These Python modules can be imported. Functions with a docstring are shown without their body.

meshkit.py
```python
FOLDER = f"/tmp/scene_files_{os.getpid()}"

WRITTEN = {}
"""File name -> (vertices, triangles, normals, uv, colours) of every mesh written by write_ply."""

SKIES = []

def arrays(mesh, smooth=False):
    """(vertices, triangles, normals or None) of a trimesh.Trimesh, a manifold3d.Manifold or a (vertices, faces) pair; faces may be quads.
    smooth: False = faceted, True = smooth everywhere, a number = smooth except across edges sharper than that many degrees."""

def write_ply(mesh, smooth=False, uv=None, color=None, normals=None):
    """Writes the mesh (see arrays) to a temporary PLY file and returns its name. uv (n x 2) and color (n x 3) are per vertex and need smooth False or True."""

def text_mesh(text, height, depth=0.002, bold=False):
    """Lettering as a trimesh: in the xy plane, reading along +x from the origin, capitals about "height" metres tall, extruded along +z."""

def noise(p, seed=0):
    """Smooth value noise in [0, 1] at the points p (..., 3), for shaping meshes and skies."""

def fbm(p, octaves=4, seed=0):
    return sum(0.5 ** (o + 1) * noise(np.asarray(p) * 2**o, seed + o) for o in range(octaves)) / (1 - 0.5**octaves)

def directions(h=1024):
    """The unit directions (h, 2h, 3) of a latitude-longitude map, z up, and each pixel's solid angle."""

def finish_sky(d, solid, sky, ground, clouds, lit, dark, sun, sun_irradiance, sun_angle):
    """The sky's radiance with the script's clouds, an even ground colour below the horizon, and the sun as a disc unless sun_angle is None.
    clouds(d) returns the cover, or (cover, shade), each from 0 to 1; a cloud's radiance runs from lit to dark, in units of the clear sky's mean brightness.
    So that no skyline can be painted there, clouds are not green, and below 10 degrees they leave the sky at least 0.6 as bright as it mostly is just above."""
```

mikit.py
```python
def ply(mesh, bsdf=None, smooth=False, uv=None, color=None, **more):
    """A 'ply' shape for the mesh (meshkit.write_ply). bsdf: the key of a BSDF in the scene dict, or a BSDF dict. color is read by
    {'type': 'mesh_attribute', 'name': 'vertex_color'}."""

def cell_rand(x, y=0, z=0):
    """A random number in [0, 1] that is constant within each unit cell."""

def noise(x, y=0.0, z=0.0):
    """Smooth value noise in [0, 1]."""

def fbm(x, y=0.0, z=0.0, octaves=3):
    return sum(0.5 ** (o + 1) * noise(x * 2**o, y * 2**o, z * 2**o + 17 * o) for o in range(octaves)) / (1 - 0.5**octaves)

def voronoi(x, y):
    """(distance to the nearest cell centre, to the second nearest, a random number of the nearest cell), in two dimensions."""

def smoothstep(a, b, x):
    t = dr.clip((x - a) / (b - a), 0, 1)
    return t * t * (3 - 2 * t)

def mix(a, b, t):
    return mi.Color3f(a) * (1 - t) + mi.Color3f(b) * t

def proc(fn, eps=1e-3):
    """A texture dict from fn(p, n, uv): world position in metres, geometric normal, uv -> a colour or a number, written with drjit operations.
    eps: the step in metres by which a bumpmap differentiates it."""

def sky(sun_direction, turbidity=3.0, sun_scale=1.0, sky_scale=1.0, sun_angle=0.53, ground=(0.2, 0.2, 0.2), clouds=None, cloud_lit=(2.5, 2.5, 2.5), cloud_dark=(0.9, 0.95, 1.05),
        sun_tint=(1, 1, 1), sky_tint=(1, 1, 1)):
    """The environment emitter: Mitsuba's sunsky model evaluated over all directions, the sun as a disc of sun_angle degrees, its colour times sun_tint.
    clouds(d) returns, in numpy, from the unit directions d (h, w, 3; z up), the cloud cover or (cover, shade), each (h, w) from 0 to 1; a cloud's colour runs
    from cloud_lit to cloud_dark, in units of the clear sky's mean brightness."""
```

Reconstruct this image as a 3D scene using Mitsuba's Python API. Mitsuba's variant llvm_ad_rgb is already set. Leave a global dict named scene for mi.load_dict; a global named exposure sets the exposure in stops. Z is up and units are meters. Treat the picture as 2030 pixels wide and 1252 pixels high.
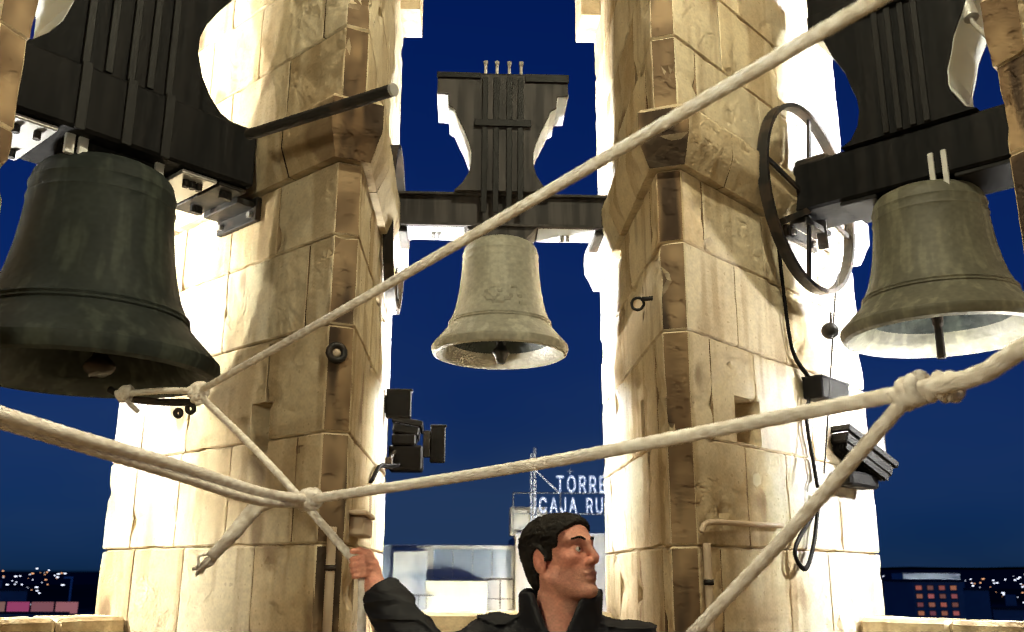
import math, random
import numpy as np, trimesh, manifold3d, mitsuba as mi, drjit as dr
import shapely, shapely.geometry as sg
import mikit, meshkit
from mikit import noise, fbm, smoothstep, mix

T = mi.ScalarTransform4f
scene, labels = {}, {}

# ------------------------------------------------------------------ camera, sky, exposure
exposure = 0.0
CAM = np.array([-0.158, -1.997, 1.62])
YAW, PITCH, ROLL = np.radians([2.656, 15.267, 0.242])
_R = np.array([math.cos(YAW), -math.sin(YAW), 0]); _F0 = np.array([math.sin(YAW), math.cos(YAW), 0])
_F = _F0 * math.cos(PITCH) + np.array([0, 0, math.sin(PITCH)])
_U = -_F0 * math.sin(PITCH) + np.array([0, 0, math.cos(PITCH)])
_UP = _U * math.cos(ROLL) - _R * math.sin(ROLL)
scene['camera'] = {'type': 'thinlens', 'aperture_radius': 0.0038, 'focus_distance': 3.7, 'fov': 57.09, 'fov_axis': 'x', 'near_clip': 0.05, 'far_clip': 20000.0,
                   'to_world': T().look_at(origin=CAM.tolist(), target=(CAM + _F).tolist(), up=_UP.tolist())}
def night_haze(d):
    el = np.degrees(np.arcsin(np.clip(d[..., 2], -1, 1))); q = d / np.maximum(d[..., 2:] + 0.25, 0.05)
    f = meshkit.fbm(np.stack([q[..., 0] * 1.3, q[..., 1] * 1.3, q[..., 2] * 0], -1), 4, 3); az = np.arctan2(d[..., 0], d[..., 1]); low = np.clip(1 - el / 34, 0, 1) ** 1.2 * (0.30 + 0.70 * np.exp(-(az / 0.34) ** 2))
    return np.clip(0.85 * low * (0.6 + 0.8 * f) + 0.30 * np.clip(f - 0.45, 0, 1), 0, 0.8), np.clip(1.2 - 1.4 * f - 0.3 * low, 0, 1)
scene['night_sky'] = mikit.sky((0.25, -0.95, 0.10), turbidity=3, sun_scale=0.0, sky_scale=2.9, ground=(0.02, 0.02, 0.03), clouds=night_haze, cloud_lit=(0.55, 1.25, 3.1), cloud_dark=(0.07, 0.24, 1.1), sky_tint=(0.014, 0.112, 0.76))
scene['night_sky']['sampling_weight'] = 0.8
LAMP_COOL = (1.0, 0.97, 0.88)
LAMP_NW = (1.0, 0.95, 0.78)
LAMP_WARM = (0.97, 0.90, 0.62)
POWER = dict(N=1900.0, NE=1200.0, OUT_N=2600.0, OUT_NE=3800.0, OUT_NW=1900.0, ROOM=950.0, SIDE=260.0, SIDE_UP=900.0)

# ------------------------------------------------------------------ materials
def two(d): return {'type': 'twosided', 'b': d}
def bump(d, fn, scale, eps=2e-3): return {'type': 'bumpmap', 'arbitrary': mikit.proc(fn, eps), 'scale': scale, 'b': d}
def rgb(*c): return {'type': 'rgb', 'value': list(c)}
def pri(c, rough=0.6, metal=0.0, **k):
    return {'type': 'principled', 'base_color': rgb(*c) if isinstance(c, tuple) else c, 'roughness': rough, 'metallic': metal, **k}

def stone_fn(tint, seed):
    def fn(p, n, uv):
        x, y, z = p.x + seed * 3.7, p.y + seed * 1.9, p.z
        big = fbm(x * 1.7, y * 1.7, z * 1.5, 3)
        mid = fbm(x * 7, y * 7, z * 5, 3)
        fine = fbm(x * 42, y * 42, z * 42, 2)
        streak = fbm(x * 11 + 5, y * 11, z * 0.9, 3)
        c = mix((0.60, 0.525, 0.385), (0.49, 0.395, 0.265), smoothstep(0.38, 0.68, big))
        c = mix(c, (0.60, 0.53, 0.40), 0.65 * smoothstep(0.52, 0.72, mid))
        c = mix(c, (0.32, 0.235, 0.14), 0.60 * smoothstep(0.49, 0.66, streak) * smoothstep(0.34, 0.58, big + 0.25 * mid))
        c = mix(c, (0.16, 0.105, 0.065), 0.7 * smoothstep(0.66, 0.76, fbm(x * 4.3, y * 4.3, z * 2.1 + 9, 3)))
        c = mix(c, (0.20, 0.14, 0.09), 0.4 * smoothstep(0.74, 0.86, fine))
        c = c * (0.80 + 0.24 * fine + 0.18 * noise(x * 130, y * 130, z * 130))
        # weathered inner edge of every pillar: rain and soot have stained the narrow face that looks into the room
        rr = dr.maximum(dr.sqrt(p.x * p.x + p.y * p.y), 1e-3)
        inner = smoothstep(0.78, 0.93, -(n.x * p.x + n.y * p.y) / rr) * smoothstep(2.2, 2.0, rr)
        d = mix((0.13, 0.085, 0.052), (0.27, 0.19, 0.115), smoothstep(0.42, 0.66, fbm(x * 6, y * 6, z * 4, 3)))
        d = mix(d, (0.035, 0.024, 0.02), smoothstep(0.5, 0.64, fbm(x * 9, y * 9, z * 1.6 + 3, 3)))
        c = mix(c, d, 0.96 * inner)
        return c * mi.Color3f(tint)
    return fn
def stone_h(p, n, uv):
    a = fbm(p.x * 16, p.y * 16, p.z * 11, 4)
    pit = smoothstep(0.60, 0.74, fbm(p.x * 38, p.y * 38, p.z * 30, 2))
    run = fbm(p.x * 20, p.y * 20, p.z * 1.6, 2)
    return 0.75 * a - 0.4 * pit + 0.40 * run + 0.16 * noise(p.x * 110, p.y * 110, p.z * 110)
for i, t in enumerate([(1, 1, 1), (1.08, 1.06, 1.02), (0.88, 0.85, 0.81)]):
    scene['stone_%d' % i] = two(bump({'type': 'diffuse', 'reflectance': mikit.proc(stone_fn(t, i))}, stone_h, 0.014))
scene['mortar'] = two({'type': 'diffuse', 'reflectance': mikit.proc(lambda p, n, uv: mix((0.42, 0.34, 0.23), (0.52, 0.44, 0.31), fbm(p.x * 12, p.y * 12, p.z * 12, 3)))})

def bronze_fn(c0, c1, c2):
    def fn(p, n, uv):
        a = fbm(p.x * 6, p.y * 6, p.z * 5, 4)
        s = fbm(p.x * 26, p.y * 26, p.z * 2.5, 3)
        c = mix(c0, c1, 0.2 + 0.6 * smoothstep(0.3, 0.75, a))
        c = mix(c, c2, 0.45 * smoothstep(0.48, 0.75, s))
        return c * (0.8 + 0.4 * fbm(p.x * 60, p.y * 60, p.z * 60, 2))
    return fn
bronze_h = lambda p, n, uv: fbm(p.x * 40, p.y * 40, p.z * 40, 3)
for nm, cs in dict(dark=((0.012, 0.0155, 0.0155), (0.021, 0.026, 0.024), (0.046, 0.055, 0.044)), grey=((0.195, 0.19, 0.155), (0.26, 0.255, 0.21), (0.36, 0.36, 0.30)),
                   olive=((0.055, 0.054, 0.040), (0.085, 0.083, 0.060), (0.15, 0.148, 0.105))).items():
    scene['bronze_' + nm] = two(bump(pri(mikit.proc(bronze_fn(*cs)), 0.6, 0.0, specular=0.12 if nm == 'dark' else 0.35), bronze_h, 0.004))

def wood_fn(p, n, uv):
    g = fbm(p.x * 30, p.y * 30, p.z * 2.0, 3)
    return mix((0.0025, 0.0028, 0.0035), (0.007, 0.0066, 0.007), smoothstep(0.35, 0.7, g)) * (0.8 + 0.4 * fbm(p.x * 8, p.y * 8, p.z * 8, 2))
scene['dark_wood'] = two(bump(pri(mikit.proc(wood_fn), 0.65, 0.0, specular=0.10), lambda p, n, uv: fbm(p.x * 30, p.y * 30, p.z * 2.0, 3), 0.006))
def iron_fn(p, n, uv):
    return mix((0.009, 0.0085, 0.0085), (0.028, 0.019, 0.014), smoothstep(0.45, 0.7, fbm(p.x * 14, p.y * 14, p.z * 14, 3)))
scene['black_iron'] = two(pri(mikit.proc(iron_fn), 0.55, 0.0, specular=0.3))
scene['hazed_wood'] = two(bump(pri(mikit.proc(lambda p, n, uv: mix((0.022, 0.021, 0.022), (0.050, 0.046, 0.046), smoothstep(0.3, 0.7, fbm(p.x * 30, p.y * 30, p.z * 2.0, 3)))), 0.65, 0.0, specular=0.2), lambda p, n, uv: fbm(p.x * 30, p.y * 30, p.z * 2.0, 3), 0.006))  # dark wood lightened in colour for sky-lit haze on the middle headstock
scene['floodlit_tone'] = two(pri((0.66, 0.72, 0.76), 0.6))  # pale tone that stands for floodlight on the wood
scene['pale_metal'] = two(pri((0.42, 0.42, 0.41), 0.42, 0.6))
scene['grey_steel'] = two(pri((0.0065, 0.0065, 0.007), 0.55, 0.0, specular=0.15))
scene['pipe_steel'] = two(pri((0.10, 0.075, 0.07), 0.4, 0.3))
scene['black_plastic'] = two(pri((0.0035, 0.0035, 0.004), 0.6, 0.0, specular=0.08))
scene['lamp_glass'] = two(pri((0.6, 0.6, 0.58), 0.2))
scene['conduit_grey'] = two(pri((0.46, 0.36, 0.26), 0.6))
def rope_fn(p, n, uv):
    a = fbm(p.x * 60, p.y * 60, p.z * 60, 3)
    return mix((0.66, 0.60, 0.53), (0.84, 0.80, 0.745), smoothstep(0.3, 0.7, a)) * (0.85 + 0.3 * fbm(p.x * 7, p.y * 7, p.z * 7, 2))
scene['rope_fibre'] = two(bump({'type': 'diffuse', 'reflectance': mikit.proc(rope_fn)}, lambda p, n, uv: fbm(p.x * 160, p.y * 160, p.z * 160, 2), 0.002, 1e-3))
def skin_fn(p, n, uv):
    q = p - mi.Point3f(*HEAD_C.tolist()); hx, hy, hz = (q.x * float(a[0]) + q.y * float(a[1]) + q.z * float(a[2]) for a in HM)
    m = fbm(p.x * 45, p.y * 45, p.z * 45, 3); c = mix((0.62, 0.255, 0.175), (0.73, 0.36, 0.26), m)
    near = smoothstep(0.16, 0.14, dr.sqrt(hx * hx + hy * hy + hz * hz))
    def spot(x, y, z, s): return dr.exp(-(dr.square(hx - x) + dr.square(dr.abs(hy) - y) + dr.square(hz - z)) / (s * s))
    c = mix(c, (0.55, 0.16, 0.11), near * dr.clip(0.6 * spot(0.065, 0.045, -0.018, 0.026) + 0.6 * spot(0.105, 0, -0.02, 0.016) + 0.5 * spot(-0.016, 0.08, -0.004, 0.03), 0, 0.8))
    c = mix(c, (0.40, 0.12, 0.10), near * 0.75 * smoothstep(0.0125, 0.008, dr.sqrt(dr.square((hz + 0.063)) + dr.square(hy * 0.42))) * smoothstep(0.080, 0.088, hx))
    beard = near * smoothstep(-0.028, -0.055, hz + 0.25 * dr.maximum(0.03 - hx, 0)) * smoothstep(-0.005, 0.015, hx)
    c = mix(c, (0.23, 0.135, 0.10), 0.5 * beard * (0.4 + 0.8 * noise(p.x * 500, p.y * 500, p.z * 500)))
    c = mix(c, (0.50, 0.17, 0.12), 0.35 * smoothstep(0.45, 0.7, fbm(p.x * 28 + 4, p.y * 28, p.z * 28, 3)))
    return c * (0.86 + 0.28 * noise(p.x * 220, p.y * 220, p.z * 220))
scene['hair'] = two(bump(pri(mikit.proc(lambda p, n, uv: mix((0.005, 0.0045, 0.004), (0.018, 0.015, 0.013), fbm(p.x * 120, p.y * 120, p.z * 60, 2))), 0.6, 0.0, specular=0.2), lambda p, n, uv: fbm(p.x * 220, p.y * 220, p.z * 90, 2), 0.006, 1e-3))
scene['jacket_cloth'] = two(bump(pri(mikit.proc(lambda p, n, uv: mix((0.0045, 0.005, 0.0075), (0.009, 0.010, 0.014), fbm(p.x * 25, p.y * 25, p.z * 25, 3))), 0.6, 0.0, specular=0.25), lambda p, n, uv: fbm(p.x * 18, p.y * 18, p.z * 18, 3) + 0.15 * fbm(p.x * 300, p.y * 300, p.z * 300, 1), 0.008))
scene['trouser_cloth'] = two({'type': 'diffuse', 'reflectance': rgb(0.03, 0.035, 0.05)})
scene['eye_white'] = two(pri((0.7, 0.66, 0.62), 0.15))
scene['eye_iris'] = two(pri((0.03, 0.018, 0.012), 0.1))
scene['floor_stone'] = two({'type': 'diffuse', 'reflectance': mikit.proc(lambda p, n, uv: mix((0.28, 0.20, 0.12), (0.40, 0.31, 0.21), fbm(p.x * 4, p.y * 4, 0, 4)))})
def plaster_fn(c, d):
    return lambda p, n, uv: mix(c, d, fbm(p.x * 0.35, p.y * 0.35, p.z * 0.3, 4)) * (0.92 + 0.16 * fbm(p.x * 3, p.y * 3, p.z * 0.8, 3))
scene['white_render'] = two({'type': 'diffuse', 'reflectance': mikit.proc(plaster_fn((0.66, 0.66, 0.64), (0.80, 0.80, 0.77)))})
scene['cream_render'] = two({'type': 'diffuse', 'reflectance': mikit.proc(plaster_fn((0.68, 0.61, 0.46), (0.80, 0.74, 0.58)))})
scene['dark_render'] = two({'type': 'diffuse', 'reflectance': mikit.proc(plaster_fn((0.52, 0.42, 0.40), (0.66, 0.55, 0.52)))})
scene['roof_grey'] = two({'type': 'diffuse', 'reflectance': rgb(0.12, 0.11, 0.11)})
scene['window_glass'] = two(pri((0.40, 0.50, 0.64), 0.25, 0.0, specular=0.5))
scene['window_dark'] = two(pri((0.03, 0.035, 0.05), 0.1))
scene['letter_white'] = two(pri((0.75, 0.8, 0.88), 0.4))
scene['ground_dark'] = two({'type': 'diffuse', 'reflectance': mikit.proc(lambda p, n, uv: mix((0.03, 0.03, 0.03), (0.09, 0.08, 0.075), fbm(p.x * 0.02, p.y * 0.02, 0, 4)))})
scene['hill_dark'] = two({'type': 'diffuse', 'reflectance': rgb(0.06, 0.07, 0.09)})

# ------------------------------------------------------------------ helpers
def num(key):
    if key not in scene and key not in labels: return key
    i = 1
    while '%s_%03d' % (key, i) in scene or '%s_%03d' % (key, i) in labels: i += 1
    return '%s_%03d' % (key, i)
def thing(name, label, cat, group=None):
    k = num(name); labels[k] = {'label': label, 'category': cat}
    if group: labels[k]['group'] = group
    return k
def part(parent, name, mesh, bsdf, smooth=False, label=None, **more):
    k = num(parent + '__' + name); scene[k] = mikit.ply(mesh, bsdf, smooth, **more)
    if label: labels[k] = {'label': label}
    return k
def solo(name, mesh, bsdf, label, cat, smooth=False, group=None, **more):
    k = thing(name, label, cat, group); scene[k] = mikit.ply(mesh, bsdf, smooth, **more); return k
def struct(name, mesh, bsdf, label, smooth=False):
    k = num(name); scene[k] = mikit.ply(mesh, bsdf, smooth); labels[k] = {'kind': 'structure', 'label': label}; return k
def cat(*ms): return trimesh.util.concatenate([m for m in ms])
def man(m): return manifold3d.Manifold(manifold3d.Mesh(np.asarray(m.vertices, np.float32), np.asarray(m.faces, np.uint32)))
def tri(m):
    q = m.to_mesh(); return trimesh.Trimesh(np.asarray(q.vert_properties)[:, :3], np.asarray(q.tri_verts), process=False)
def W(k):
    t = math.radians(45 * k); m = np.eye(4)
    m[:3, 0] = (math.cos(t), -math.sin(t), 0); m[:3, 1] = (math.sin(t), math.cos(t), 0); return m
def L(k, u, v, z): return (W(k) @ np.array([u, v, z, 1.0]))[:3]
def world(mesh, k): m = mesh.copy(); m.apply_transform(W(k)); return m
def box(lo, hi, b=0.004):
    lo, hi = np.minimum(lo, hi), np.maximum(lo, hi); b = min(b, 0.3 * (np.array(hi) - lo).min())
    pts = []
    for s in np.ndindex(2, 2, 2):
        c = np.where(s, hi, lo); d = np.where(s, -1, 1) * b
        for i in range(3):
            q = c + d; q[i] = c[i]; pts.append(q)
    return trimesh.convex.convex_hull(np.array(pts))
def bar(p, q, w, t, up=(0, 0, 1), b=0.002):
    p, q = np.array(p, float), np.array(q, float); d = q - p; l = np.linalg.norm(d); d /= l
    a = np.cross(d, up); a /= np.linalg.norm(a); c = np.cross(a, d)
    m = box((-w / 2, -t / 2, 0), (w / 2, t / 2, l), b); M = np.eye(4); M[:3, 0], M[:3, 1], M[:3, 2], M[:3, 3] = a, c, d, p
    m.apply_transform(M); m.fix_normals(); return m
def frames(P):
    t = np.gradient(P, axis=0); t /= np.linalg.norm(t, axis=1, keepdims=True)
    a = np.cross(t[0], (0, 0, 1.0) if abs(t[0][2]) < 0.9 else (1.0, 0, 0)); a /= np.linalg.norm(a); A = [a]
    for i in range(1, len(P)):
        a = A[-1] - t[i] * (A[-1] @ t[i]); A.append(a / np.linalg.norm(a))
    A = np.array(A); return t, A, np.cross(t, A)
def sweep(P, radius, sides=12):
    """radius(s index, angle array) or a number"""
    P = np.asarray(P, float); t, A, B = frames(P); ang = np.arange(sides) * 2 * math.pi / sides; n = len(P)
    r = np.array([radius(i, ang) for i in range(n)]) if callable(radius) else np.broadcast_to(np.asarray(radius, float).reshape(-1, 1), (n, sides))
    v = P[:, None] + r[..., None] * (np.cos(ang)[None, :, None] * A[:, None] + np.sin(ang)[None, :, None] * B[:, None])
    f = []
    i, j = np.meshgrid(np.arange(n - 1), np.arange(sides), indexing='ij'); i, j = i.ravel(), j.ravel(); j2 = (j + 1) % sides
    f = np.vstack([np.stack([i * sides + j, i * sides + j2, (i + 1) * sides + j2], 1), np.stack([i * sides + j, (i + 1) * sides + j2, (i + 1) * sides + j], 1)])
    v = np.vstack([v.reshape(-1, 3), P[:1], P[-1:]]); c0, c1 = n * sides, n * sides + 1; k = np.arange(sides); k2 = (k + 1) % sides
    f = np.vstack([f, np.stack([k2, k, k * 0 + c0], 1), np.stack([(n - 1) * sides + k, (n - 1) * sides + k2, k * 0 + c1], 1)])
    return trimesh.Trimesh(v, f, process=False)
def curve(pts, step=0.02):
    """smooth curve (Catmull-Rom) through the points, resampled evenly"""
    P = np.array(pts, float)
    if len(P) > 2:
        Q = np.vstack([2 * P[0] - P[1], P, 2 * P[-1] - P[-2]]); out = []
        for i in range(len(P) - 1):
            t = np.linspace(0, 1, 24, endpoint=False)[:, None]; a, b, c, d = Q[i:i + 4]
            out.append(0.5 * (2 * b + (c - a) * t + (2 * a - 5 * b + 4 * c - d) * t**2 + (3 * b - a - 3 * c + d) * t**3))
        P = np.vstack(out + [P[-1:]])
    s = np.r_[0, np.cumsum(np.linalg.norm(np.diff(P, axis=0), axis=1))]; n = max(3, int(s[-1] / step) + 1); q = np.linspace(0, s[-1], n)
    return np.stack([np.interp(q, s, P[:, i]) for i in range(3)], 1)
def tube(pts, r, sides=12, step=0.03): return sweep(curve(pts, step), r, sides)
def rope_mesh(pts, r, pitch=0.11, taper=None, strands=3, step=0.008):
    P = curve(pts, step); n = len(P); rr = np.interp(np.linspace(0, 1, n), *taper) * r if taper else np.full(n, r)
    rng = meshkit.fbm(P * 9, 3)
    def rad(i, a):
        ph = i * step / pitch * 2 * math.pi
        return rr[i] * (0.92 + 0.09 * np.abs(np.cos(strands / 2 * (a - ph))) + 0.08 * (rng[i] - 0.5))
    return sweep(P, rad, 24)
def knot_mesh(c, axis, R, r, turns=2.2, wob=0.25, seed=0):
    """a few tight turns of rope around axis"""
    c, axis = np.array(c, float), np.array(axis, float) / np.linalg.norm(axis)
    a = np.cross(axis, (0.3, 0.2, 1)); a /= np.linalg.norm(a); b = np.cross(axis, a); t = np.linspace(0, turns * 2 * math.pi, 40)
    t = np.linspace(0, turns * 2 * math.pi, 64); P = c + R * (np.cos(t)[:, None] * a + np.sin(t)[:, None] * b) + axis * ((t / t[-1] - 0.5) * 2 * r * turns * 0.8 + wob * r * np.sin(1.7 * t + seed))[:, None]
    return rope_mesh(P, r, 0.07)
def ring(c, normal, R, r, n=32):
    normal = np.array(normal, float) / np.linalg.norm(normal); a = np.cross(normal, (0, 0, 1) if abs(normal[2]) < .9 else (1, 0, 0)); a /= np.linalg.norm(a); b = np.cross(normal, a)
    m = trimesh.creation.torus(R, r, n, 10); M = np.eye(4); M[:3, 0], M[:3, 1], M[:3, 2], M[:3, 3] = a, b, normal, c; m.apply_transform(M); m.fix_normals(); return m
def lathe(prof, n=96):
    return trimesh.creation.revolve(np.array(prof, float), sections=n)
def extrude_y(poly, v0, v1):
    """polygon in (u, z) made a slab between v0 and v1, its edges slightly stepped back"""
    m = trimesh.creation.extrude_polygon(poly, v1 - v0, engine='earcut'); v = m.vertices.copy()
    m.vertices = np.stack([v[:, 0], v1 - v[:, 2], v[:, 1]], 1); m.fix_normals(); return m
def rough(m, amp, freq, seed=0, octaves=3):
    """push the vertices of a mesh in and out by noise"""
    m = m.copy(); m.merge_vertices(); n = m.vertex_normals; v = m.vertices
    m.vertices = v + n * ((meshkit.fbm(v * freq + seed * 7.3, octaves, seed) - 0.5) * 2 * amp)[:, None]; return m

# ------------------------------------------------------------------ the belfry: floor, pillars
H, A, TH = 0.606, 1.603, 1.72            # half an opening, inner apothem, depth of the pillars
OUT = A + TH
struct('ground', trimesh.creation.extrude_polygon(sg.Point(0, 150).buffer(9000, 32), 0.5, engine='earcut').apply_translation((0, 0, -30.5)), 'ground_dark', 'dark ground of the city at night far below')
struct('belfry_floor', trimesh.creation.extrude_polygon(sg.Polygon([L(k, OUT * math.tan(math.pi / 8), OUT, 0)[:2] for k in range(8)]).buffer(0.45, join_style=2), 0.4, engine='earcut').apply_translation((0, 0, -0.4)), 'floor_stone', 'stone floor of the belfry')
struct('tower_shaft', trimesh.creation.extrude_polygon(sg.Polygon([L(k, OUT * math.tan(math.pi / 8), OUT, 0)[:2] for k in range(8)]), 29.6, engine='earcut').apply_translation((0, 0, -30.0)), 'floor_stone', 'stone shaft of the tower under the belfry')

TOP = 6.6
def pillar_polys():
    """the wedge in its own frame: s across, w outward along the bisector; left half (s < 0) holds the jamb of the opening to its left"""
    d = math.radians(22.5)
    def to(p): return (p[0] * math.cos(d) - p[1] * math.sin(d), p[0] * math.sin(d) + p[1] * math.cos(d))   # frame of opening k -> frame of the bisector k + 1/2
    Pi, Po = to((H, A)), to((H, OUT)); tip = (0.0, OUT / math.cos(d))
    left = sg.Polygon([Pi, Po, tip, (0, Pi[1])])
    jd = np.array(to((H, A + 1))) - np.array(Pi)                                                        # along the jamb, outward
    return left, np.array(Pi), jd
PLEFT, PI_, JD = pillar_polys()
def mirror(p): return shapely.affinity.scale(p, -1, 1, origin=(0, 0))
def slab(p, d0, d1):
    """the part of the left half whose depth along the jamb lies in d0..d1"""
    n = np.array([-JD[1], JD[0]]); q = [PI_ + JD * d0 - n * 3, PI_ + JD * d0 + n * 3, PI_ + JD * d1 + n * 3, PI_ + JD * d1 - n * 3]
    return p.intersection(sg.Polygon(q))
def block_mesh(poly, z0, z1, rng, holes=(), M=None, bev=0.007, amp=0.0045):
    poly = poly.buffer(-0.002, join_style=2)
    if poly.is_empty or poly.area < 1e-3: return None
    poly = poly.buffer(-bev, join_style=2).buffer(bev, quad_segs=2); inn = poly.buffer(-bev, join_style=2).buffer(0)
    if inn.is_empty or inn.geom_type != 'Polygon': return None
    z0, z1 = z0 + 0.002, z1 - 0.002
    pts = [np.c_[np.array(p.exterior.coords), np.full(len(p.exterior.coords), z)] for p, z in ((inn, z0), (poly, z0 + bev), (poly, z1 - bev), (inn, z1))]
    m = man(trimesh.convex.convex_hull(np.vstack(pts)))
    m = m.refine_to_length(0.045)
    if M is not None: m = m.transform(M[:3, :])
    for h in holes: m = m - h
    if m.is_empty(): return None
    if holes: m = m.refine_to_length(0.05)
    t = tri(m); t.merge_vertices(); v = t.vertices; n = t.vertex_normals; s = rng.integers(1000)
    d = (meshkit.fbm(v * 3.2, 2, 5) - 0.5) * 2.0 * amp + (meshkit.fbm(v * 13 + s, 3, 7) - 0.5) * 1.1 * amp
    chip = meshkit.fbm(v * 6.5 + s, 3, 11); d -= np.clip(chip - 0.62, 0, 1) * 0.13
    t.vertices = v + n * d[:, None]; return t
COURSES = [0.0, 0.46, 0.88, 1.30, 1.72, 2.13, 2.55, 2.92, 3.24, 3.50, 3.86, 4.24, 4.62, 5.02, 5.40, 5.80, 6.20, TOP]
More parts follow.
